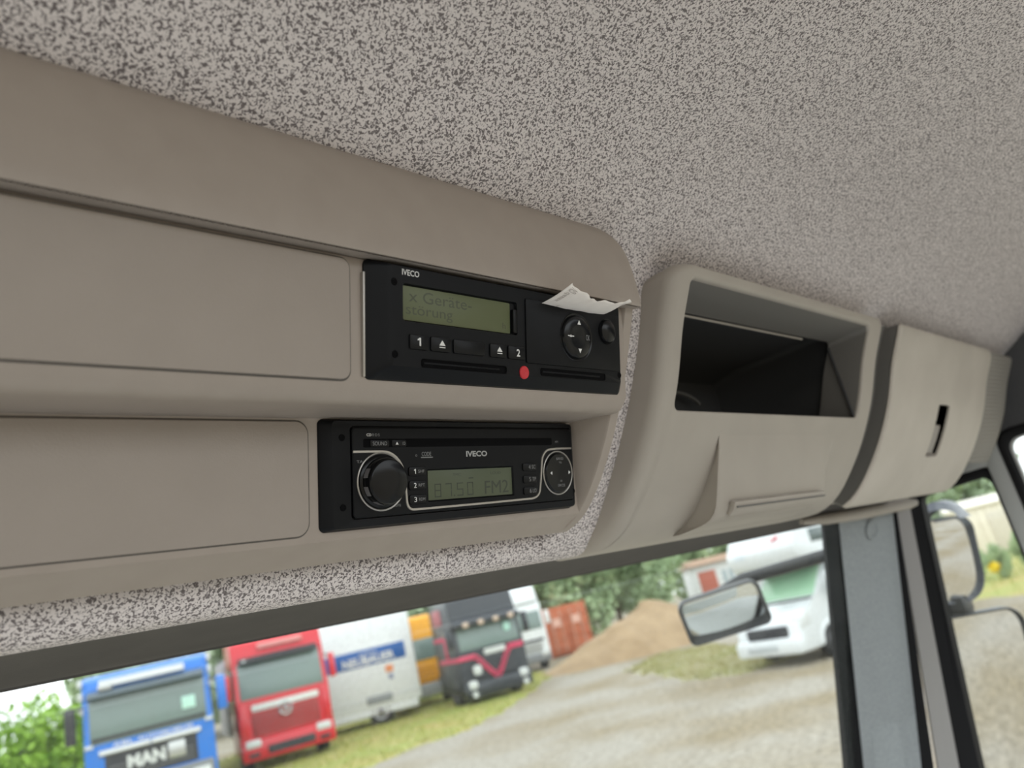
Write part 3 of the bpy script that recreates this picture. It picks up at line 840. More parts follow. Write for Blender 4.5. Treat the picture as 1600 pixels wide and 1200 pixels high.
lp = [P.S(u, s, .0095) for u, s in Hh]; bm.faces.new([bm.verts.new(q) for q in lp])
bm2 = loft([[P.S(u, s, -.0005) for u, s in Hh], lp]); mk('latch_recess', bm2, blackm, dr, world=True)
mk('recess_floor', bm, blackm, dr, world=True, smooth=False)
sm = P.ratio(.385)
lv = [[P.S(u, s, .009) for u, s in rrect(1.0665, 1.0985, sm, sb - .004, .001, nc=3, nu=3, ns=6)], [P.S(u, s, .0005) for u, s in rrect(1.0665, 1.0985, sm, sb - .004, .001, nc=3, nu=3, ns=6)],
      [P.S(u, s, -.0005) for u, s in rrect(1.0675, 1.0975, sm + .001, sb - .005, .001, nc=3, nu=3, ns=6)]]
mk('latch_lever', loft(lv, cap1=True), mat('grey_latch_plastic', (.30, .275, .25), .5), dr, world=True)
bm = loft([[P.S(u, s, max(.004, .03 if s < P.ratio(.112) else .012)) for s in np.linspace(.004, P.L, 30)] for u in np.linspace(.903, 1.285, 8)], closed=False)
mk('carcass', bm, beige2, lk, world=True)

# ribbed end trim at the far side
gr = bpy.data.materials.new('fine_ribbed_grey_plastic'); gr.use_nodes = True
t_ = gr.node_tree; b_ = t_.nodes['Principled BSDF']; b_.inputs['Base Color'].default_value = (.25, .235, .21, 1); b_.inputs['Roughness'].default_value = .6
tc_ = t_.nodes.new('ShaderNodeTexCoord'); wv = t_.nodes.new('ShaderNodeTexWave'); wv.bands_direction = 'Z'; wv.inputs['Scale'].default_value = 60
bp_ = t_.nodes.new('ShaderNodeBump'); bp_.inputs['Strength'].default_value = .5; bp_.inputs['Distance'].default_value = .002
t_.links.new(tc_.outputs['Object'], wv.inputs['Vector']); t_.links.new(wv.outputs['Fac'], bp_.inputs['Height']); t_.links.new(bp_.outputs['Normal'], b_.inputs['Normal'])
bm = loft([[P.S(u + .0 * s, s, d) for s in np.linspace(.006, P.ratio(.20), 30)] for u, d in ((1.276, .030), (1.282, .010), (1.29, .004), (1.34, .001), (1.39, .000), (1.42, .003), (1.435, .012), (1.444, .03), (1.45, .07))], closed=False)
et = mk('end_trim', bm, gr, ang=60)
tag(et, 'ribbed grey end trim between the locker and the side lining', 'trim')

# ------------------------------------------------------------------ mirrors outside
def mirror(root, ctr, n, w_, h_, dep, r, mh, curve, name_glass='mirror_glass', roll=0.0, rim=.006):
    """housing with a recessed glass; n = facing direction"""
    c = Vector(ctr); n = Vector(n).normalized()
    ax = Vector((0, 0, 1)).cross(n).normalized(); ay = n.cross(ax)       # ax: to the right seen from the front
    ax, ay = ax * math.cos(roll) + ay * math.sin(roll), ay * math.cos(roll) - ax * math.sin(roll)
    def pt(u, v, d): return c + ax * u - ay * v + n * d
    k_ = dict(nc=6, nu=6, ns=6)
    def ring(i, d): return [pt(u, v, d) for u, v in rrect(-w_ / 2 + i, w_ / 2 - i, -h_ / 2 + i, h_ / 2 - i, [max(q - i, .004) for q in r], **k_)]
    rings = [ring(.05, -dep), ring(.03, -dep * .95), ring(.01, -dep * .6), ring(0, -dep * .2), ring(0, .004), ring(rim * .4, .007), ring(rim, .004), ring(rim, -dep * .5)]
    mk('housing', loft(rings, cap0=True, cap1=True), mh, root, world=True, ang=50)
    rg = []
    for q in np.linspace(0, 1, 7):
        i = rim + (min(w_, h_) / 2 - rim - .006) * q
        rg.append([pt(u, v, .002 - curve * (((u) / (w_ / 2)) ** 2 + (v / (h_ / 2)) ** 2)) for u, v in rrect(-w_ / 2 + i, w_ / 2 - i, -h_ / 2 + i, h_ / 2 - i, [max(x - i, .002) for x in r], **k_)])
    mk(name_glass, loft(rg, cap1=True), mirror_g, root, world=True, ang=80)
    return pt
wm = thing('wide_angle_mirror', W(1.78, .53, -.18), 'small convex wide angle door mirror above the tall main mirror', 'mirror')
pt = mirror(wm, W(1.755, .562, -.083), (-.60, -.785, -.14), .175, .172, .05, (.03, .03, .05, .03), mirror_b, .005, roll=R(-5), rim=.004)
bm = loft([[Vector(W(1.80 + .04 * a, .540 + q * .042, -.01 + .045 * math.sqrt(max(0, 1 - q * q)) * a2)) for a, a2 in ((-1, .6), (-.6, 1), (.6, 1), (1, .6))] for q in np.linspace(-1, 1, 12)], closed=False)
mk('top_cowl', bm, mirror_b, wm, world=True)
mm = thing('main_mirror', W(1.78, .57, -.6), 'tall main door mirror below the wide angle mirror', 'mirror')
pt = mirror(mm, W(1.775, .575, -.43), (-.60, -.785, -.10), .215, .48, .08, (.03, .04, .03, .03), mirror_h, .002, roll=R(-4), rim=.005)
mk('arm', tube([W(1.56, .60, -.62), W(1.7, .63, -.56), W(1.80, .62, -.5)], .014, 10), mirror_h, mm, world=True)
mk('joint', newbox(W(1.79, .575, -.175), (.06, .05, .04), .01), mirror_h, mm, world=True)
fm = thing('front_mirror', W(1.40, .93, -.12), 'black framed front kerb mirror hanging outside the windscreen', 'mirror')
pt = mirror(fm, W(1.375, .855, -.076), (-.80, -.50, -.33), .165, .092, .045, (.02, .02, .015, .016), mirror_h, .008, roll=R(5), rim=.004)
mk('arm', tube([W(1.385, .875, -.045), W(1.43, .825, -.024), W(1.49, .66, -.016), W(1.50, .60, -.01)], .0125, 10), mirror_h, fm, world=True)

# ================================================================== THE YARD
def ground_mat():
    m = bpy.data.materials.new('pale_gravel'); m.use_nodes = True
    t = m.node_tree; b = t.nodes['Principled BSDF']; b.inputs['Roughness'].default_value = .95; b.inputs['Specular IOR Level'].default_value = .1
    tc = t.nodes.new('ShaderNodeTexCoord')
    n1 = t.nodes.new('ShaderNodeTexNoise'); n1.inputs['Scale'].default_value = 9; n1.inputs['Detail'].default_value = 8; n1.inputs['Roughness'].default_value = .75
    n2 = t.nodes.new('ShaderNodeTexNoise'); n2.inputs['Scale'].default_value = .35; n2.inputs['Detail'].default_value = 5
    for n in (n1, n2): t.links.new(tc.outputs['Object'], n.inputs['Vector'])
    r1 = t.nodes.new('ShaderNodeValToRGB'); e = r1.color_ramp.elements
    e[0].position = .33; e[0].color = (.19, .172, .145, 1); e[1].position = .62; e[1].color = (.43, .40, .35, 1)
    r2 = t.nodes.new('ShaderNodeValToRGB'); e = r2.color_ramp.elements
    e[0].position = .36; e[0].color = (.78, .70, .55, 1); e[1].position = .6; e[1].color = (1, .99, .97, 1)
    t.links.new(n1.outputs['Fac'], r1.inputs['Fac']); t.links.new(n2.outputs['Fac'], r2.inputs['Fac'])
    mx = t.nodes.new('ShaderNodeMix'); mx.data_type = 'RGBA'; mx.blend_type = 'MULTIPLY'; mx.inputs['Factor'].default_value = 1
    t.links.new(r1.outputs['Color'], mx.inputs['A']); t.links.new(r2.outputs['Color'], mx.inputs['B'])
    t.links.new(mx.outputs['Result'], b.inputs['Base Color'])
    return m
bm = bmesh.new()
bmesh.ops.create_grid(bm, x_segments=40, y_segments=40, size=160)
gd = mk('ground', bm, ground_mat(), smooth=False)
tag(gd, 'wide pale gravel yard', kind='structure')

grassm = mat('yellow_green_grass', (.26, .33, .075), .9, noise=(.8, .3, (.40, .31, .11)))
bladem = mat('grass_blades', (.25, .34, .065), .9, noise=(.5, .3, (.38, .34, .10)))
def in_poly(x, y, poly):
    c = False; j = len(poly) - 1
    for i in range(len(poly)):
        xi, yi = poly[i]; xj, yj = poly[j]
        if (yi > y) != (yj > y) and x < (xj - xi) * (y - yi) / (yj - yi) + xi: c = not c
        j = i
    return c
def grass(name, poly, nbl, label, hb=.12, tm=None, bmat=None):
    P_ = []
    n = len(poly)
    for i in range(n):                       # ragged outline
        a_, b_ = Vector(poly[i]), Vector(poly[(i + 1) % n])
        for q in range(8):
            P_.append(tuple(a_.lerp(b_, q / 8) + Vector((rnd.uniform(-.18, .18), rnd.uniform(-.18, .18)))))
    c = (sum(p[0] for p in P_) / len(P_), sum(p[1] for p in P_) / len(P_))
    rt = bpy.data.objects.new(name, None); COL.objects.link(rt); rt.location = (c[0], c[1], 0); tag(rt, label, 'grass', kind='stuff')
    bm = bmesh.new()
    top = [bm.verts.new((p[0] - c[0], p[1] - c[1], .0)) for p in P_]; inn = [bm.verts.new(((p[0] - c[0]) * .9, (p[1] - c[1]) * .9, .03)) for p in P_]
    for i in range(len(P_)): bm.faces.new((top[i], top[(i + 1) % len(P_)], inn[(i + 1) % len(P_)], inn[i]))
    bm.faces.new(inn); bmesh.ops.triangulate(bm, faces=bm.faces[:])
    mk('turf', bm, tm or grassm, rt, smooth=False)
    xs_ = [p[0] for p in P_]; ys_ = [p[1] for p in P_]
    V, F = [], []
    while len(F) < nbl:
        x, y = rnd.uniform(min(xs_), max(xs_)), rnd.uniform(min(ys_), max(ys_))
        if not in_poly(x, y, P_): continue
        a_ = rnd.uniform(0, 6.28); w_ = rnd.uniform(.012, .03); h_ = rnd.uniform(.4, 1.2) * hb; k_ = len(V)
        V += [(x - c[0] + w_ * math.cos(a_), y - c[1] + w_ * math.sin(a_), .01), (x - c[0] - w_ * math.cos(a_), y - c[1] - w_ * math.sin(a_), .01), (x - c[0] + rnd.uniform(-.05, .05), y - c[1] + rnd.uniform(-.05, .05), h_)]
        F.append((k_, k_ + 1, k_ + 2))
    me = bpy.data.meshes.new('blades'); me.from_pydata(V, [], F); bl = link('blades', me, bmat or bladem, rt, smooth=False); bl['kind'] = 'stuff'
    return rt
grass('grass_verge', [(5.0, 17.5), (8.6, 16.6), (10.4, 16.5), (12.2, 16.9), (13.3, 16.6), (15.3, 17.5), (18.3, 19.4), (21.6, 21.6), (24.5, 23.6), (26, 28), (22, 32), (14, 31), (6, 27)], 14000, 'yellowish green grass verge along the parked trucks')
grass('grass_patch', [(20.4, 16.9), (18.2, 13.6), (16.7, 12.1), (16.3, 10.4), (18.2, 9.6), (20.5, 11.5), (24.2, 16.0), (24.0, 18.0)], 6000, 'weedy grass patch in front of the sand heap', .12,
      mat('dry_olive_turf', (.30, .30, .14), .95, noise=(1.3, .35, (.41, .37, .27))), mat('dry_olive_blades', (.32, .33, .13), .9, noise=(.9, .3, (.42, .36, .19))))
grass('grass_field', [(22.5, 5.0), (23.6, 6.4), (25, 9.0), (33, 13), (60, 22), (90, 26), (120, 20), (100, 2), (60, -4), (30, 2)], 5000, 'green field beyond the gravel seen through the quarter window', .35)

# ------------------------------------------------------------------ trees
def tree_meshes(seed, rx, rz, zc, nleaf, lsz):
    rg = np.random.default_rng(seed)
    cl = []
    for i in range(26):
        d = rg.normal(size=3); d /= np.linalg.norm(d); r_ = rg.uniform(.45, 1) ** .5
        cl.append(np.array([d[0] * rx * r_ * .75, d[1] * rx * r_ * .75, zc + d[2] * rz * r_ * .75]))
    V = np.zeros((nleaf * 4, 3)); 
    for i in range(nleaf):
        c = cl[rg.integers(len(cl))]
        d = rg.normal(size=3); d /= np.linalg.norm(d)
        p = c + d * rg.uniform(.55, 1) * np.array([rx * .36, rx * .36, rz * .33])
        a = rg.normal(size=3); a /= np.linalg.norm(a); b = np.cross(a, rg.normal(size=3)); b /= np.linalg.norm(b)
        s = lsz * rg.uniform(.6, 1.3)
        V[i * 4:i * 4 + 4] = [p - a * s, p - b * s * .6, p + a * s, p + b * s * .6]
    F = np.arange(nleaf * 4).reshape(-1, 4)
    me = bpy.data.meshes.new('foliage'); me.from_pydata(V.tolist(), [], F.tolist()); me_finish(me, False)
    bm = tube([(0, 0, 0), (.04, .03, zc * .5), (0, .05, zc)], [.22, .16, .08], 8)
    for i in range(5):
        c = cl[i]
        b2 = tube([(0, 0, zc * (.35 + .08 * i)), tuple(c * .5 + np.array([0, 0, zc * .25])), tuple(c)], [.07, .05, .02], 5)
        tmp = bpy.data.meshes.new('tmp'); b2.to_mesh(tmp); b2.free(); bm.from_mesh(tmp); bpy.data.meshes.remove(tmp)
    mt = bpy.data.meshes.new('trunk'); bm.to_mesh(mt); bm.free(); me_finish(mt)
    mt.materials.append(mat('tree_bark', (.16, .13, .10), .9))
    return me, mt
leafA = mat('hazed_hedge_leaf_green', (.46, .57, .33), .7, noise=(.6, .3, (.33, .45, .26)))  # leaf greens lightened and greyed to paint in the distance haze
leafB = mat('hazed_grey_green_leaf', (.46, .56, .38), .7, noise=(.6, .3, (.37, .47, .31)))
leafC = mat('bright_spring_leaf', (.33, .52, .05), .7, noise=(.9, .3, (.20, .38, .04)))
TM = []
for sd, rx, rz, zc, m_ in ((1, 2.7, 4.1, 4.0, leafA), (2, 3.0, 3.9, 3.8, leafB), (3, 2.5, 4.4, 4.3, leafA)):
    a_, b_ = tree_meshes(sd, rx, rz, zc, 5200, .21); a_.materials.append(m_); TM.append((a_, b_))
a_, b_ = tree_meshes(9, 1.7, 1.7, 1.75, 3000, .12); a_.materials.append(leafC); TB = (a_, b_)
def tree(name, x, y, ms, sc, rz, label, group):
    t = thing(name, (x, y, 0), label, 'tree', rz, group); t.scale = (sc, sc, sc * rnd.uniform(.92, 1.1))
    for nm, me in (('foliage', ms[0]), ('trunk', ms[1])):
        o = bpy.data.objects.new(nm, me); COL.objects.link(o); o.parent = t
    return t
az = 18.0
while az < 66:
    for dd in (0, 8.5):
        a_ = R(az + rnd.uniform(-.6, .6) + dd * .3); d_ = 51 + dd + rnd.uniform(-2, 2) + (18 if az + dd * .3 > 54.2 else 0)
        tree('leafy_tree', d_ * math.sin(a_), d_ * math.cos(a_), TM[rnd.randrange(3)], rnd.uniform(.95, 1.1), rnd.uniform(0, 6), 'leafy green tree in the dense row behind the parked trucks and sand heap', 'trees behind the yard')
    az += 4.4
for x, y, s in ((5.6, 29.5, 1.05), (8.0, 31.0, 1.12), (3.4, 30.0, .95), (7.0, 26.5, .72), (4.6, 26.0, .8)):
    tree('green_bush', x, y, TB, s, rnd.uniform(0, 6), 'bright yellow green bush left of the blue truck', 'bushes beside the blue truck')
for x, y, s in ((29.0, 7.6, .30), (30.0, 8.6, .34), (31.5, 7.4, .3)):
    tree('low_shrub', x, y, (TM[0][0], TM[0][1]), s * .5, rnd.uniform(0, 6), 'low green shrub at the edge of the field beyond the quarter window', 'shrubs by the field')
for x, y, s in ((60, 19, 1.0), (64, 24, 1.1), (70, 17, 1.05), (74, 25, 1.1), (68, 21, 1.0)):
    tree('field_tree', x, y, TM[1], s, rnd.uniform(0, 6), 'distant tree beyond the field behind the door window', 'trees beyond the field')
# yellow flowering plant
fp0 = thing('flowering_plant', (27.7, 7.4, 0), 'weed with a yellow flower head at the gravel edge', 'plant')
mk('stem', tube([(0, 0, 0), (.03, .02, .3), (0, .04, .62)], [.03, .025, .015], 6), bladem, fp0)
V = []; 
for i in range(120):
    d = Vector((rnd.gauss(0, 1), rnd.gauss(0, 1), rnd.gauss(0, 1))).normalized(); c = Vector((0, .04, .5)) + d * .13; a_ = Vector((rnd.gauss(0, 1), rnd.gauss(0, 1), rnd.gauss(0, 1))).normalized() * .07; b_ = d.cross(a_).normalized() * .06
    V += [tuple(c - a_), tuple(c - b_), tuple(c + a_), tuple(c + b_)]
me = bpy.data.meshes.new('blossom'); me.from_pydata(V, [], [tuple(range(i, i + 4)) for i in range(0, len(V), 4)]); link('blossom', me, mat('yellow_petal', (.8, .62, .02), .6), fp0, smooth=False)

# ------------------------------------------------------------------ sand heap
hp0 = thing('sand_heap', (26.6, 20.4, 0), 'tall heap of brown sand in front of the trees', 'heap')
bm = bmesh.new(); bmesh.ops.create_circle(bm, cap_ends=False, radius=1, segments=48); bm.clear()
from mathutils import noise as mnoise
loops = []
for q in np.linspace(1, 0.02, 20):
    lp = []
    for k_ in range(56):
        a_ = k_ * 2 * math.pi / 56
        x, y = q * 4.6 * math.cos(a_), q * 2.6 * math.sin(a_)
        hgt = 1.7 * (1 - q ** 1.5) ** 1.05
        nn = mnoise.noise((x * .7, y * .7, 3.1)) * .35 + mnoise.noise((x * 2.3, y * 2.3, 8.0)) * .10
        lp.append((x * (1 + .06 * nn), y, max(hgt * (1 + .12 * math.cos(a_)) + nn * min(hgt, .7), -.02)))
    loops.append(lp)
sh = mk('sand', loft(loops, cap1=True, bm=bm), mat('brown_sand', (.40, .285, .17), .95, noise=(1.6, .3, (.31, .215, .125)), bump=(14, .6, .06)), hp0, ang=80)
hp0.rotation_euler = (0, 0, R(-37))

# ------------------------------------------------------------------ vehicles
def yaw_to(front):                                # local -y points along `front`
    return math.atan2(front[0], -front[1])
def rot2(v, deg):
    a_ = R(deg); return (v[0] * math.cos(a_) - v[1] * math.sin(a_), v[0] * math.sin(a_) + v[1] * math.cos(a_))
def facing(x, y, deg=0.0):                        # front towards the eye, turned counter-clockwise by deg
    l = math.hypot(x, y); return yaw_to(rot2((-x / l, -y / l), deg))
tyre = mat('tyre_rubber', (.022, .022, .023), .8)
rimm = mat('steel_rim', (.30, .30, .31), .4, metal=.6)
vglass = mat('vehicle_glass', (.09, .12, .12), .12, spec=.8)
vglass2 = mat('pale_vehicle_glass', (.17, .23, .215), .2, spec=.7)
chrome = mat('chrome_trim', (.52, .53, .52), .25, metal=.6)
lens_ = mat('headlamp_lens', (.62, .64, .63), .15)
chassis = mat('dark_chassis', (.035, .036, .04), .7)
def wheel(root, x, y, r, w_, name='wheel'):
    pr = [(r * .55, w_ / 2 * .98), (r * .62, w_ / 2), (r * .93, w_ / 2), (r, w_ / 2 * .75), (r, -w_ / 2 * .75), (r * .93, -w_ / 2), (r * .5, -w_ / 2)]
    ls = [[(x + h_, y + q * math.cos(k_ * 2 * math.pi / 24), r + q * math.sin(k_ * 2 * math.pi / 24)) for k_ in range(24)] for q, h_ in pr]
    o = mk(name, loft(ls, cap0=True, cap1=True), tyre, root)
    sgn = 1 if x > 0 else -1
    ls = [[(x + sgn * h_, y + q * math.cos(k_ * 2 * math.pi / 20), r + q * math.sin(k_ * 2 * math.pi / 20)) for k_ in range(20)] for q, h_ in ((r * .62, w_ / 2 - .01), (r * .58, w_ / 2 + .01), (r * .5, w_ / 2 - .03), (r * .2, w_ / 2 - .02), (r * .15, w_ / 2 + .03))]
    mk('rim', loft(ls, cap1=True), rimm, o)
    return o
def slab(root, name, x0, x1, y0, y1, z0, z1, m, bev=.02, ry=None):
    bm = newbox(((x0 + x1) / 2, (y0 + y1) / 2, (z0 + z1) / 2), (x1 - x0, y1 - y0, z1 - z0), bev, ry)
    return mk(name, bm, m, root)
def prismp(root, name, pts, x0, x1, m, bev=.03):
    bm = bmesh.new(); prism(bm, pts, x0, x1, bev); return mk(name, bm, m, root)
def text_on(root, s, x0, x1, z0, z1, y, m, bold=.0, side=None):
    if side is None: fn = lambda u, v: (u, y, v)
    else: fn = lambda u, v: (side, u, v)
    return lettering(s, fn, x0, x1, z1, z0, m, root, bold, world=False)

def truck_cab(root, w_, h_, dep, body, mats_low=None, wz=(1.75, 2.75), floor=.45, rake=.12):
    hw = w_ / 2
    yz = lambda z: 0 if z < wz[0] else rake * (z - wz[0]) / (wz[1] - wz[0])
    prof = [(.02, floor), (0, floor + .1), (0, wz[0]), (yz(wz[1]), wz[1]), (yz(wz[1]) + .10, h_ - .12), (yz(wz[1]) + .32, h_), (dep, h_), (dep, floor)]
    c = prismp(root, 'cab_body', prof, -hw, hw, body, .05)
    # windscreen slab lying on the raked face
    g = .012
    prismp(root, 'windscreen', [(yz(wz[0] + .03) - g, wz[0] + .03), (yz(wz[1] - .03) - g, wz[1] - .03), (yz(wz[1] - .03) + .03, wz[1] - .03), (yz(wz[0] + .03) + .03, wz[0] + .03)], -hw + .13, hw - .13, vglass2, .008)
    slab(root, 'side_window', -hw - .012, -hw + .03, .35, dep * .52, wz[0] + .05, wz[1] - .12, vglass, .008)
    slab(root, 'side_window', hw - .03, hw + .012, .35, dep * .52, wz[0] + .05, wz[1] - .12, vglass, .008)
    return yz

# -- blue truck
x, y = 7.15, 20.3
bt = thing('blue_truck', (x, y, 0), 'bright blue truck with chrome grille bar, leftmost of the parked trucks', 'truck', facing(x, y, -3))
blue = mat('bright_blue_paint', (.012, .17, .62), .3, coat=.4)
truck_cab(bt, 2.75, 3.36, 2.1, blue, wz=(1.82, 3.02), rake=.10)
prismp(bt, 'sun_visor', [(-.02, 2.78), (-.22, 2.84), (-.20, 2.93), (.08, 3.02)], -1.25, 1.25, mat('smoked_visor', (.10, .13, .15), .2), .01)
prismp(bt, 'visor_board', [(-.02, 3.04), (-.10, 3.06), (-.02, 3.22), (.10, 3.22)], -1.0, .85, chrome, .02)
slab(bt, 'dashboard_board', -1.22, 1.22, -.006, .004, 1.84, 1.98, chassis, .002)
slab(bt, 'windscreen_sticker', .72, 1.02, .0, .04, 2.16, 2.44, mat('mint_sticker', (.50, .78, .68), .5), .004)
slab(bt, 'grille', -.98, .98, -.012, .05, .98, 1.58, chassis, .02)
for s in (-1, 1): prismp(bt, 'chrome_bar', [(-.06, 1.575), (-.085, 1.60), (-.06, 1.70), (.0, 1.70), (.0, 1.575)], *sorted((s * .01, s * 1.08)), chrome, .012)
for i in range(3): slab(bt, 'grille_slat', -.9, .9, -.03, 0, 1.06 + .11 * i, 1.10 + .11 * i, mat('grille_grey', (.12, .12, .125), .5), .01)
text_on(bt, 'MAN', -.52, .28, 1.17, 1.46, -.045, mat('chrome_letters', (.66, .68, .66), .3, metal=.4), bold=.05)
slab(bt, 'chrome_block', .34, .72, -.04, 0, 1.15, 1.52, chrome, .03)
text_on(bt, 'ABL', -.80, -.36, 1.725, 1.80, -.012, print_w, bold=.02); text_on(bt, 'AUTOMOBILES', -.28, .92, 1.725, 1.80, -.012, print_w, bold=.02)
slab(bt, 'bumper', -1.3, 1.3, -.10, .3, .35, .95, mat('grey_bumper', (.20, .21, .22), .5), .06)
for s in (-1, 1):
    slab(bt, 'headlight', s * 1.02 - .2, s * 1.02 + .2, -.13, 0, .52, .82, lens_, .04)
    slab(bt, 'marker_light', s * 1.28 - .09, s * 1.28 + .09, -.05, .05, 1.78, 1.86, lens_, .02)
    o = slab(bt, 'mirror', s * 1.62 - .11, s * 1.62 + .11, -.12, .08, 1.95, 2.75, blue if s > 0 else chassis, .05)
    mk('mirror_arm', tube([(s * 1.36, 0, 2.7), (s * 1.6, -.05, 2.68)], .03, 6), chassis, o)
    wheel(bt, s * 1.1, 1.0, .5, .3)
    for z in (2.55, 2.85, 3.15): slab(bt, 'side_lamp', s * 1.40 - .05, s * 1.40 + .05, .05, .2, z, z + .18, lens_, .03)
slab(bt, 'roof_horn', -1.02, -.72, -.14, .05, 2.98, 3.12, chrome, .04)
slab(bt, 'cargo_body', -1.25, 1.25, 2.3, 8.0, .9, 3.2, chassis, .03)

# -- red truck
x, y = 11.5, 22.1
rt = thing('red_truck', (x, y, 0), 'red truck with slatted red grille and star emblem, second from the left', 'truck', facing(x, y, 8))
red = mat('signal_red_paint', (.62, .016, .03), .3, coat=.4)
rslat = mat('grille_red', (.45, .05, .05), .45)
truck_cab(rt, 2.6, 3.62, 2.2, red, wz=(1.92, 2.98), rake=.14)
prismp(rt, 'sun_visor', [(.06, 2.96), (-.10, 2.92), (-.08, 3.0), (.14, 3.10)], -1.12, 1.12, chassis, .01)
slab(rt, 'roof_sign', -.55, .75, .10, .2, 3.26, 3.42, mat('faded_red_sign', (.72, .28, .27), .4), .03)
slab(rt, 'white_board', -.92, .98, -.035, .02, 1.60, 1.78, print_w, .05)
slab(rt, 'grille_panel', -.95, .95, -.012, .03, .92, 1.58, mat('grille_dark_red', (.28, .03, .03), .5), .03)
for i in range(5): slab(rt, 'grille_slat', -.93 + .05 * (4 - i) * .4, .93 - .05 * (4 - i) * .4, -.05, .0, .95 + .125 * i, 1.025 + .125 * i, rslat, .015)
em = bmesh.new(); em = tube([(.17 * math.cos(a_), -.085, 1.50 + .17 * math.sin(a_)) for a_ in np.linspace(0, 2 * math.pi, 24, endpoint=False)], .025, 6, closed=True)
em_o = mk('star_emblem', em, chrome, rt)
for a_ in (90, 210, 330): mk('star_spoke', tube([(0, -.09, 1.5), (.16 * math.cos(R(a_)), -.085, 1.5 + .16 * math.sin(R(a_)))], [.035, .012], 6), chrome, em_o)
slab(rt, 'bumper', -1.3, 1.3, -.12, .3, .32, .86, red, .07)
slab(rt, 'lower_grille', -.62, .72, -.135, -.05, .42, .66, chassis, .04)
for s in (-1, 1):
    slab(rt, 'headlight', s * .98 - .22, s * .98 + .22, -.15, -.02, .66, .88, lens_, .06)
    slab(rt, 'fog_light', s * .98 - .15, s * .98 + .15, -.14, -.05, .42, .54, chassis, .03)
    slab(rt, 'corner_panel', s * 1.16 - .13, s * 1.16 + .13, -.04, .2, .95, 1.85, red, .05)
    o = slab(rt, 'mirror', s * 1.48 - .09, s * 1.48 + .09, -.10, .08, 2.02, 2.72, red, .05)
    mk('mirror_arm', tube([(s * 1.28, .02, 2.7), (s * 1.48, 0, 2.68)], .03, 6), chassis, o)
    wheel(rt, s * 1.08, 1.1, .5, .3)
ow = mk('roof_beacon', tube([(-.98, -.0, 2.93), (-.98, -.0, 3.04)], .09, 10), lens_, rt)
slab(rt, 'cargo_body', -1.22, 1.22, 2.5, 7.5, .9, 3.3, mat('weathered_tarp', (.35, .33, .36), .8), .03)

# -- white box trailer, side on
x, y = 16.0, 24.9
wb = thing('white_box_trailer', (x, y, 0), 'white box trailer with a blue name band beside the red truck', 'trailer', facing(x, y, 0))
white = mat('white_vehicle_paint', (.74, .77, .78), .35)
slab(wb, 'box_body', -3.4, 1.93, 0, 2.5, .55, 3.78, white, .09)
slab(wb, 'skirt', -3.2, 1.78, .03, 2.4, .32, .62, white, .06)
slab(wb, 'blue_band', -3.0, 1.62, -.015, .02, 2.04, 2.60, mat('royal_blue_band', (.012, .10, .36), .4), .004)
text_on(wb, 'NEUBAUER', -.62, 1.22, 2.09, 2.37, -.024, print_w, bold=.03)
for i in range(5):
    a_ = (i - 2) * .13; mk('crest', newbox((.30 + a_, -.02, 2.48 - abs(i - 2) * .02), (.10, .01, .04), .0), print_w, wb)
slab(wb, 'logo_sticker', .82, 1.10, -.015, .02, 1.66, 1.90, mat('orange_sticker', (.75, .28, .12), .5), .01)
slab(wb, 'logo_sticker', .90, 1.06, -.015, .02, 1.42, 1.60, mat('blue_grey_sticker', (.25, .28, .42), .5), .01)
slab(wb, 'bottom_rail', -3.3, 1.86, -.02, .02, .86, .90, mat('grey_seam', (.55, .57, .57), .5), .005)
for yy in (.28, 2.2):
    pr = [(.30, .12), (.42, .13), (.46, .09), (.46, -.09), (.42, -.13), (.25, -.13)]
    ls = [[(.45 + q * math.cos(k_ * .2618), yy - h_ - .12, .46 + q * math.sin(k_ * .2618)) for k_ in range(24)] for q, h_ in pr[::-1]]
    o = mk('wheel', loft(ls, cap0=True, cap1=True), tyre, wb)
    ls = [[(.45 + q * math.cos(k_ * .2618), yy - h_ - .12, .46 + q * math.sin(k_ * .2618)) for k_ in range(24)] for q, h_ in ((.30, .125), (.27, .14), (.2, .11), (.08, .15))]
    mk('rim', loft(ls, cap1=True), rimm, o)
slab(wb, 'mudguard', .0, .92, -.03, .1, .72, 1.0, mat('mudguard_grey', (.28, .30, .31), .6), .04)  # plain grey guard over the trailer wheel
slab(wb, 'coupling', -4.2, -3.3, 1.0, 1.5, .5, .65, chassis, .02)

# -- orange truck between
x, y = 19.2, 25.9
ot = thing('orange_truck', (x, y, 0), 'orange truck mostly hidden between the white trailer and the black truck', 'truck', facing(x, y, 5))
orange = mat('amber_orange_paint', (.80, .36, .015), .35)
truck_cab(ot, 2.4, 3.42, 2.0, orange, wz=(1.70, 2.55), rake=.1)
slab(ot, 'grille', -1.0, 1.0, -.02, .03, .9, 1.55, mat('orange_grille', (.62, .27, .02), .5), .02)
for i in range(4): slab(ot, 'grille_slat', -.98, .98, -.05, 0, .95 + .15 * i, 1.03 + .15 * i, orange, .015)
slab(ot, 'bumper', -1.2, 1.2, -.12, .3, .38, .85, mat('pale_grey_bumper', (.35, .36, .37), .5), .05)
for s in (-1, 1): wheel(ot, s * 1.0, 1.0, .48, .28)
slab(ot, 'load_bed', -1.2, 1.2, 2.2, 6.5, .9, 1.8, chassis, .03)

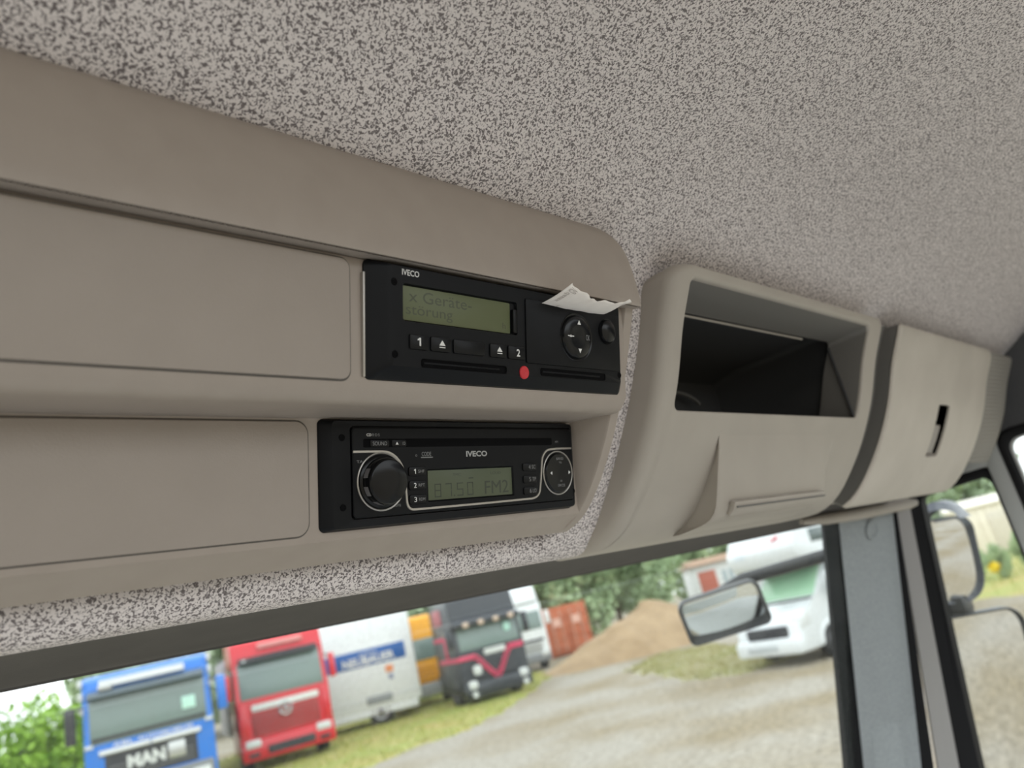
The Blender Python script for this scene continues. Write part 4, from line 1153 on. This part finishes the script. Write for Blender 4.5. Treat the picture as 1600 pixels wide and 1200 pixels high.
# -- black truck with red chain painted across the front
x, y = 18.65, 20.9
kt = thing('black_truck', (x, y, 0), 'black truck with a red chain painted across its front and a roof lamp bar', 'truck', facing(x, y, 22))
dark = mat('black_blue_paint', (.028, .033, .042), .3, coat=.3)
chain_red = mat('chain_red_paint', (.62, .06, .13), .4)
truck_cab(kt, 2.5, 3.55, 2.3, dark, wz=(1.72, 2.62), rake=.12)
prismp(kt, 'sun_visor', [(.08, 2.52), (-.22, 2.50), (-.24, 2.66), (.14, 2.80)], -1.22, 1.22, dark, .02)
for i in range(4):
    o = slab(kt, 'visor_lamp', -.85 + i * .57 - .11, -.85 + i * .57 + .11, -.30, -.2, 2.48, 2.66, mat('amber_lamp', (.55, .42, .33), .3), .05)
slab(kt, 'mint_disc', .62, .86, -.0, .06, 2.10, 2.38, mat('mint_sticker', (.5, .78, .68), .5), .05)
slab(kt, 'name_plate', -.30, .52, -.04, .02, 1.48, 1.68, mat('pale_plate', (.62, .64, .62), .4), .05)
slab(kt, 'grille', -.8, .8, -.015, .03, .75, 1.45, chassis, .03)
for i in range(4): slab(kt, 'grille_slat', -.76, .76, -.04, 0, .80 + .16 * i, .88 + .16 * i, dark, .015)
def link_ring(c, r, flat):
    return tube([(c[0] + r * 1.25 * math.cos(a_) * math.cos(c[2]) - r * .8 * math.sin(a_) * math.sin(c[2]), c[3], c[1] + r * 1.25 * math.cos(a_) * math.sin(c[2]) + r * .8 * math.sin(a_) * math.cos(c[2])) for a_ in np.linspace(0, 2 * math.pi, 10, endpoint=False)], .028, 5, closed=True)
pts = [(-.62, 1.46), (-.5, 1.34), (-.4, 1.2), (-.3, 1.08), (-.2, .96), (-.1, .86), (.02, .76), (.14, .86), (.24, .98), (.33, 1.12), (.42, 1.26), (.52, 1.40), (.62, 1.52)]
for i, (px_, pz_) in enumerate(pts):
    q = pts[min(i + 1, len(pts) - 1)]; p_ = pts[max(i - 1, 0)]; ang = math.atan2(q[1] - p_[1], q[0] - p_[0])
    mk('chain_link', link_ring((px_, pz_, ang, -.07 if i % 2 else -.05), .085, 0), chain_red, kt)
slab(kt, 'red_stripe', -1.25, -.62, -.03, .02, 1.44, 1.60, chain_red, .02)
slab(kt, 'red_stripe', .62, 1.2, -.03, .02, 1.48, 1.66, chain_red, .02)
slab(kt, 'side_stripe', -1.275, -1.24, .0, 1.9, 1.44, 1.58, chain_red, .01)
slab(kt, 'side_stripe', -1.275, -1.24, .95, 1.15, 1.58, 2.3, chain_red, .01)
slab(kt, 'side_stripe', -1.275, -1.24, 1.1, 2.2, 2.2, 2.34, chain_red, .01)
slab(kt, 'side_sign', -1.275, -1.24, 1.0, 1.9, 2.75, 3.3, mat('dull_red_sign', (.45, .16, .18), .5), .02)
slab(kt, 'bumper', -1.25, 1.25, -.16, .3, .22, .70, dark, .07)
for s in (-1, 1):
    slab(kt, 'headlight', s * .95 - .17, s * .95 + .17, -.19, -.05, .50, .78, lens_, .07)
    mk('fog_light', tube([(s * .95, -.21, .34), (s * .95, -.1, .34)], .10, 12), lens_, kt)
    o = slab(kt, 'mirror', s * 1.45 - .1, s * 1.45 + .1, -.12, .08, 1.9, 2.6, dark, .04)
    mk('mirror_arm', tube([(s * 1.2, .05, 2.55), (s * 1.45, 0, 2.5)], .03, 6), chassis, o)
    wheel(kt, s * 1.05, 1.1, .5, .3)
slab(kt, 'bumper_lamp', -.86, -.55, -.19, -.1, .92, 1.24, lens_, .08)
mk('roof_lamp_bar', tube([(-1.0, .3, 3.62), (1.0, .3, 3.62)], .04, 8), chrome, kt)
slab(kt, 'chassis_frame', -.5, .5, 2.2, 6.0, .7, 1.0, chassis, .03)

# -- white truck behind
x, y = 25.6, 26.6
wt = thing('white_truck', (x, y, 0), 'white truck with roof spoiler behind the black truck', 'truck', facing(x, y, 10))
truck_cab(wt, 2.5, 3.05, 2.2, white, wz=(1.75, 2.62), rake=.12)
prismp(wt, 'roof_spoiler', [(.1, 3.0), (.35, 3.5), (1.0, 4.05), (2.2, 4.05), (2.2, 3.0)], -1.2, 1.2, white, .08)
slab(wt, 'grille', -.95, .95, -.015, .03, .75, 1.2, mat('pale_grille', (.52, .54, .53), .5), .03)
for i in range(4): slab(wt, 'grille_slat', -.9, .9, -.04, 0, .80 + .11 * i, .86 + .11 * i, mat('slat_grey', (.3, .31, .31), .5), .01)
slab(wt, 'name_band', -1.05, 1.05, -.02, .02, 1.24, 1.36, chassis, .01)
slab(wt, 'bumper', -1.25, 1.25, -.14, .3, .35, .72, mat('grey_bumper', (.20, .21, .22), .5), .06)
for s in (-1, 1):
    slab(wt, 'headlight', s * .98 - .2, s * .98 + .2, -.16, -.03, .58, .80, lens_, .05)
    slab(wt, 'mirror', s * 1.42 - .1, s * 1.42 + .1, -.1, .08, 1.9, 2.5, white, .04); wheel(wt, s * 1.05, 1.1, .5, .3)
slab(wt, 'cargo_body', -1.25, 1.25, 2.5, 6.5, .9, 3.9, white, .03)

# -- container
x, y = 31.9, 29.4
ct = thing('shipping_container', (x, y, 0), 'rust orange shipping container with closed doors before the trees', 'container', facing(x, y, 14))
rust = mat('rust_orange_paint', (.52, .15, .065), .6, noise=(1.5, .3, (.42, .11, .05)))
slab(ct, 'body', -1.22, 1.22, .06, 6.0, .06, 2.55, rust, .02)
for s in (-1, 1):
    d0 = slab(ct, 'door_leaf', *sorted((s * .02, s * 1.14)), -.02, .08, .2, 2.45, rust, .015)
    for zz in (.5, 1.0, 1.5, 2.0): mk('door_rib', newbox((s * .58, -.035, zz), (1.0, .03, .22), .012), rust, d0)
    for xx in (.3, .8): mk('lock_rod', tube([(s * xx, -.07, .22), (s * xx, -.07, 2.42)], .022, 6), mat('galvanised_rod', (.55, .36, .28), .5), d0)
    slab(ct, 'corner_post', *sorted((s * 1.12, s * 1.22)), -.03, .1, .0, 2.59, rust, .01)
    mk('marking', newbox((s * .55, -.055, 1.75), (.42, .012, .42), .0), mat('faded_marking', (.72, .42, .33), .6), ct)
# corrugated flank
for i in range(14): slab(ct, 'wall_rib', -1.255, -1.2, .35 + .4 * i, .55 + .4 * i, .2, 2.4, rust, .012)

# -- motorhome
x, y = 16.7, 9.45
fr = rot2((-x / math.hypot(x, y), -y / math.hypot(x, y)), -45)
mh = thing('motorhome', (x, y, 0), 'white motorhome with an overcab berth parked at the right of the windscreen', 'motorhome', yaw_to(fr))
mhw = mat('white_motorhome_paint', (.68, .71, .72), .3, coat=.2)
# cab: nose, bonnet, pillars
prismp(mh, 'cab_body', [(.0, .28), (-.02, .55), (.04, .92), (.25, 1.12), (.85, 1.32), (1.45, 2.02), (2.6, 2.05), (2.6, .28)], -1.0, 1.0, mhw, .07)
prismp(mh, 'windscreen', [(.862, 1.361), (1.405, 1.996), (1.44, 1.965), (.897, 1.33)], -.86, .86, mat('green_tinted_glass', (.30, .50, .33), .15), .01)
prismp(mh, 'wiper_shelf', [(.72, 1.265), (.86, 1.30), (.90, 1.34), (.76, 1.31)], -.86, .86, chassis, .01)
slab(mh, 'side_window', .985, 1.02, 1.35, 2.2, 1.36, 1.88, vglass, .02)
slab(mh, 'bumper', -.98, .98, -.16, .4, .26, .62, mhw, .08)
slab(mh, 'bumper_vent', -.6, .35, -.175, -.1, .36, .50, mat('bumper_vent_grey', (.45, .48, .49), .5), .02)
slab(mh, 'grille', -.62, .62, -.05, .05, .62, .86, chassis, .04)
for s in (-1, 1):
    prismp(mh, 'headlight', [(.02, .72), (.06, .98), (.42, 1.14), (.36, .80)], *sorted((s * .72, s * 1.01)), lens_, .03)
    o = slab(mh, 'door_mirror', *sorted((s * 1.12, s * 1.36)), 1.12, 1.32, 1.28, 1.72, chassis, .05)
    mk('mirror_arm', tube([(s * 1.0, 1.25, 1.4), (s * 1.14, 1.22, 1.42)], .03, 6), chassis, o)
    wheel(mh, s * .90, .95, .345, .24)
    pr = [(.44, .0), (.40, .035), (.36, .035)]
    ls = [[(s * (1.0 + h_), .95 + q * math.cos(a_), .36 + q * math.sin(a_)) for a_ in np.linspace(0, math.pi, 16)] for q, h_ in pr]
    mk('wheel_arch', loft(ls, closed=False), mhw, mh)
    wheel(mh, s * .92, 4.3, .345, .24)
alc = prismp(mh, 'overcab_berth', [(.66, 2.12), (.50, 2.30), (.46, 2.55), (.70, 2.92), (1.2, 3.04), (5.3, 3.04), (5.3, .55), (2.4, .55), (2.4, 2.05), (1.3, 2.05)], -1.1, 1.1, mhw, .10)
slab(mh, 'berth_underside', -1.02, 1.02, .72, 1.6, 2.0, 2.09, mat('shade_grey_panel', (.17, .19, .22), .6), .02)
mk('berth_window', newbox((1.105, 1.35, 2.62), (.02, .5, .3), .006), vglass, mh)
mk('berth_panel', newbox((-.62, .475, 2.50), (.36, .02, .14), .004), mat('pale_blue_grey_panel', (.62, .68, .72), .5), mh)
for i in range(2): mk('red_logo', newbox((.45 + .1 * i, .53 + .02, 2.66 + .05 * i), (.24, .03, .06), .0, Matrix.Rotation(R(-20), 4, 'Y')), mat('logo_red', (.75, .09, .13), .4), mh)
slab(mh, 'side_window', 1.09, 1.12, 2.9, 3.9, 1.5, 2.1, vglass, .02)

# -- small building and shed
x, y = 52.9, 32.6
sb_ = thing('small_building', (x, y, 0), 'small white building with a brick red door far behind the motorhome', 'building', facing(x, y, 12))
slab(sb_, 'wall', -1.6, 9.0, 0, 5, 0, 3.1, mat('white_render', (.72, .73, .72), .8), .02)
slab(sb_, 'red_panel', -1.35, .0, -.05, .02, 0, 2.6, mat('brick_red_panel', (.45, .13, .09), .7), .01)
for i in range(5): slab(sb_, 'window_slat', .5 + .5 * i, .8 + .5 * i, -.04, .02, .9, 2.4, mat('slat_blue_grey', (.35, .42, .45), .6), .01)
prismp(sb_, 'roof', [(-.3, 3.05), (-.3, 3.2), (2.5, 3.6), (5.3, 3.2), (5.3, 3.05)], -1.8, 9.2, mat('roof_brown', (.40, .26, .18), .8), .02)
x, y = 43.4, 11.2
shd = thing('garden_shed', (x, y, 0), 'pale cream shed in the field seen through the quarter window', 'shed', facing(x, y, 5))
cream = mat('cream_boards', (.75, .68, .58), .8)
slab(shd, 'wall', -1.5, 1.7, 0, 2.4, .0, 2.45, cream, .02)
prismp(shd, 'roof', [(-.2, 2.4), (-.2, 2.5), (1.2, 2.85), (2.6, 2.5), (2.6, 2.4)], -1.65, 1.85, mat('pale_roof', (.78, .72, .64), .7), .02)
for i in range(8): mk('board', newbox((-1.3 + .4 * i, -.02, 1.2), (.34, .03, 2.3), .006), cream, shd)
slab(shd, 'door', .1, .9, -.05, .02, .1, 2.0, mat('shed_door', (.62, .56, .48), .8), .01)
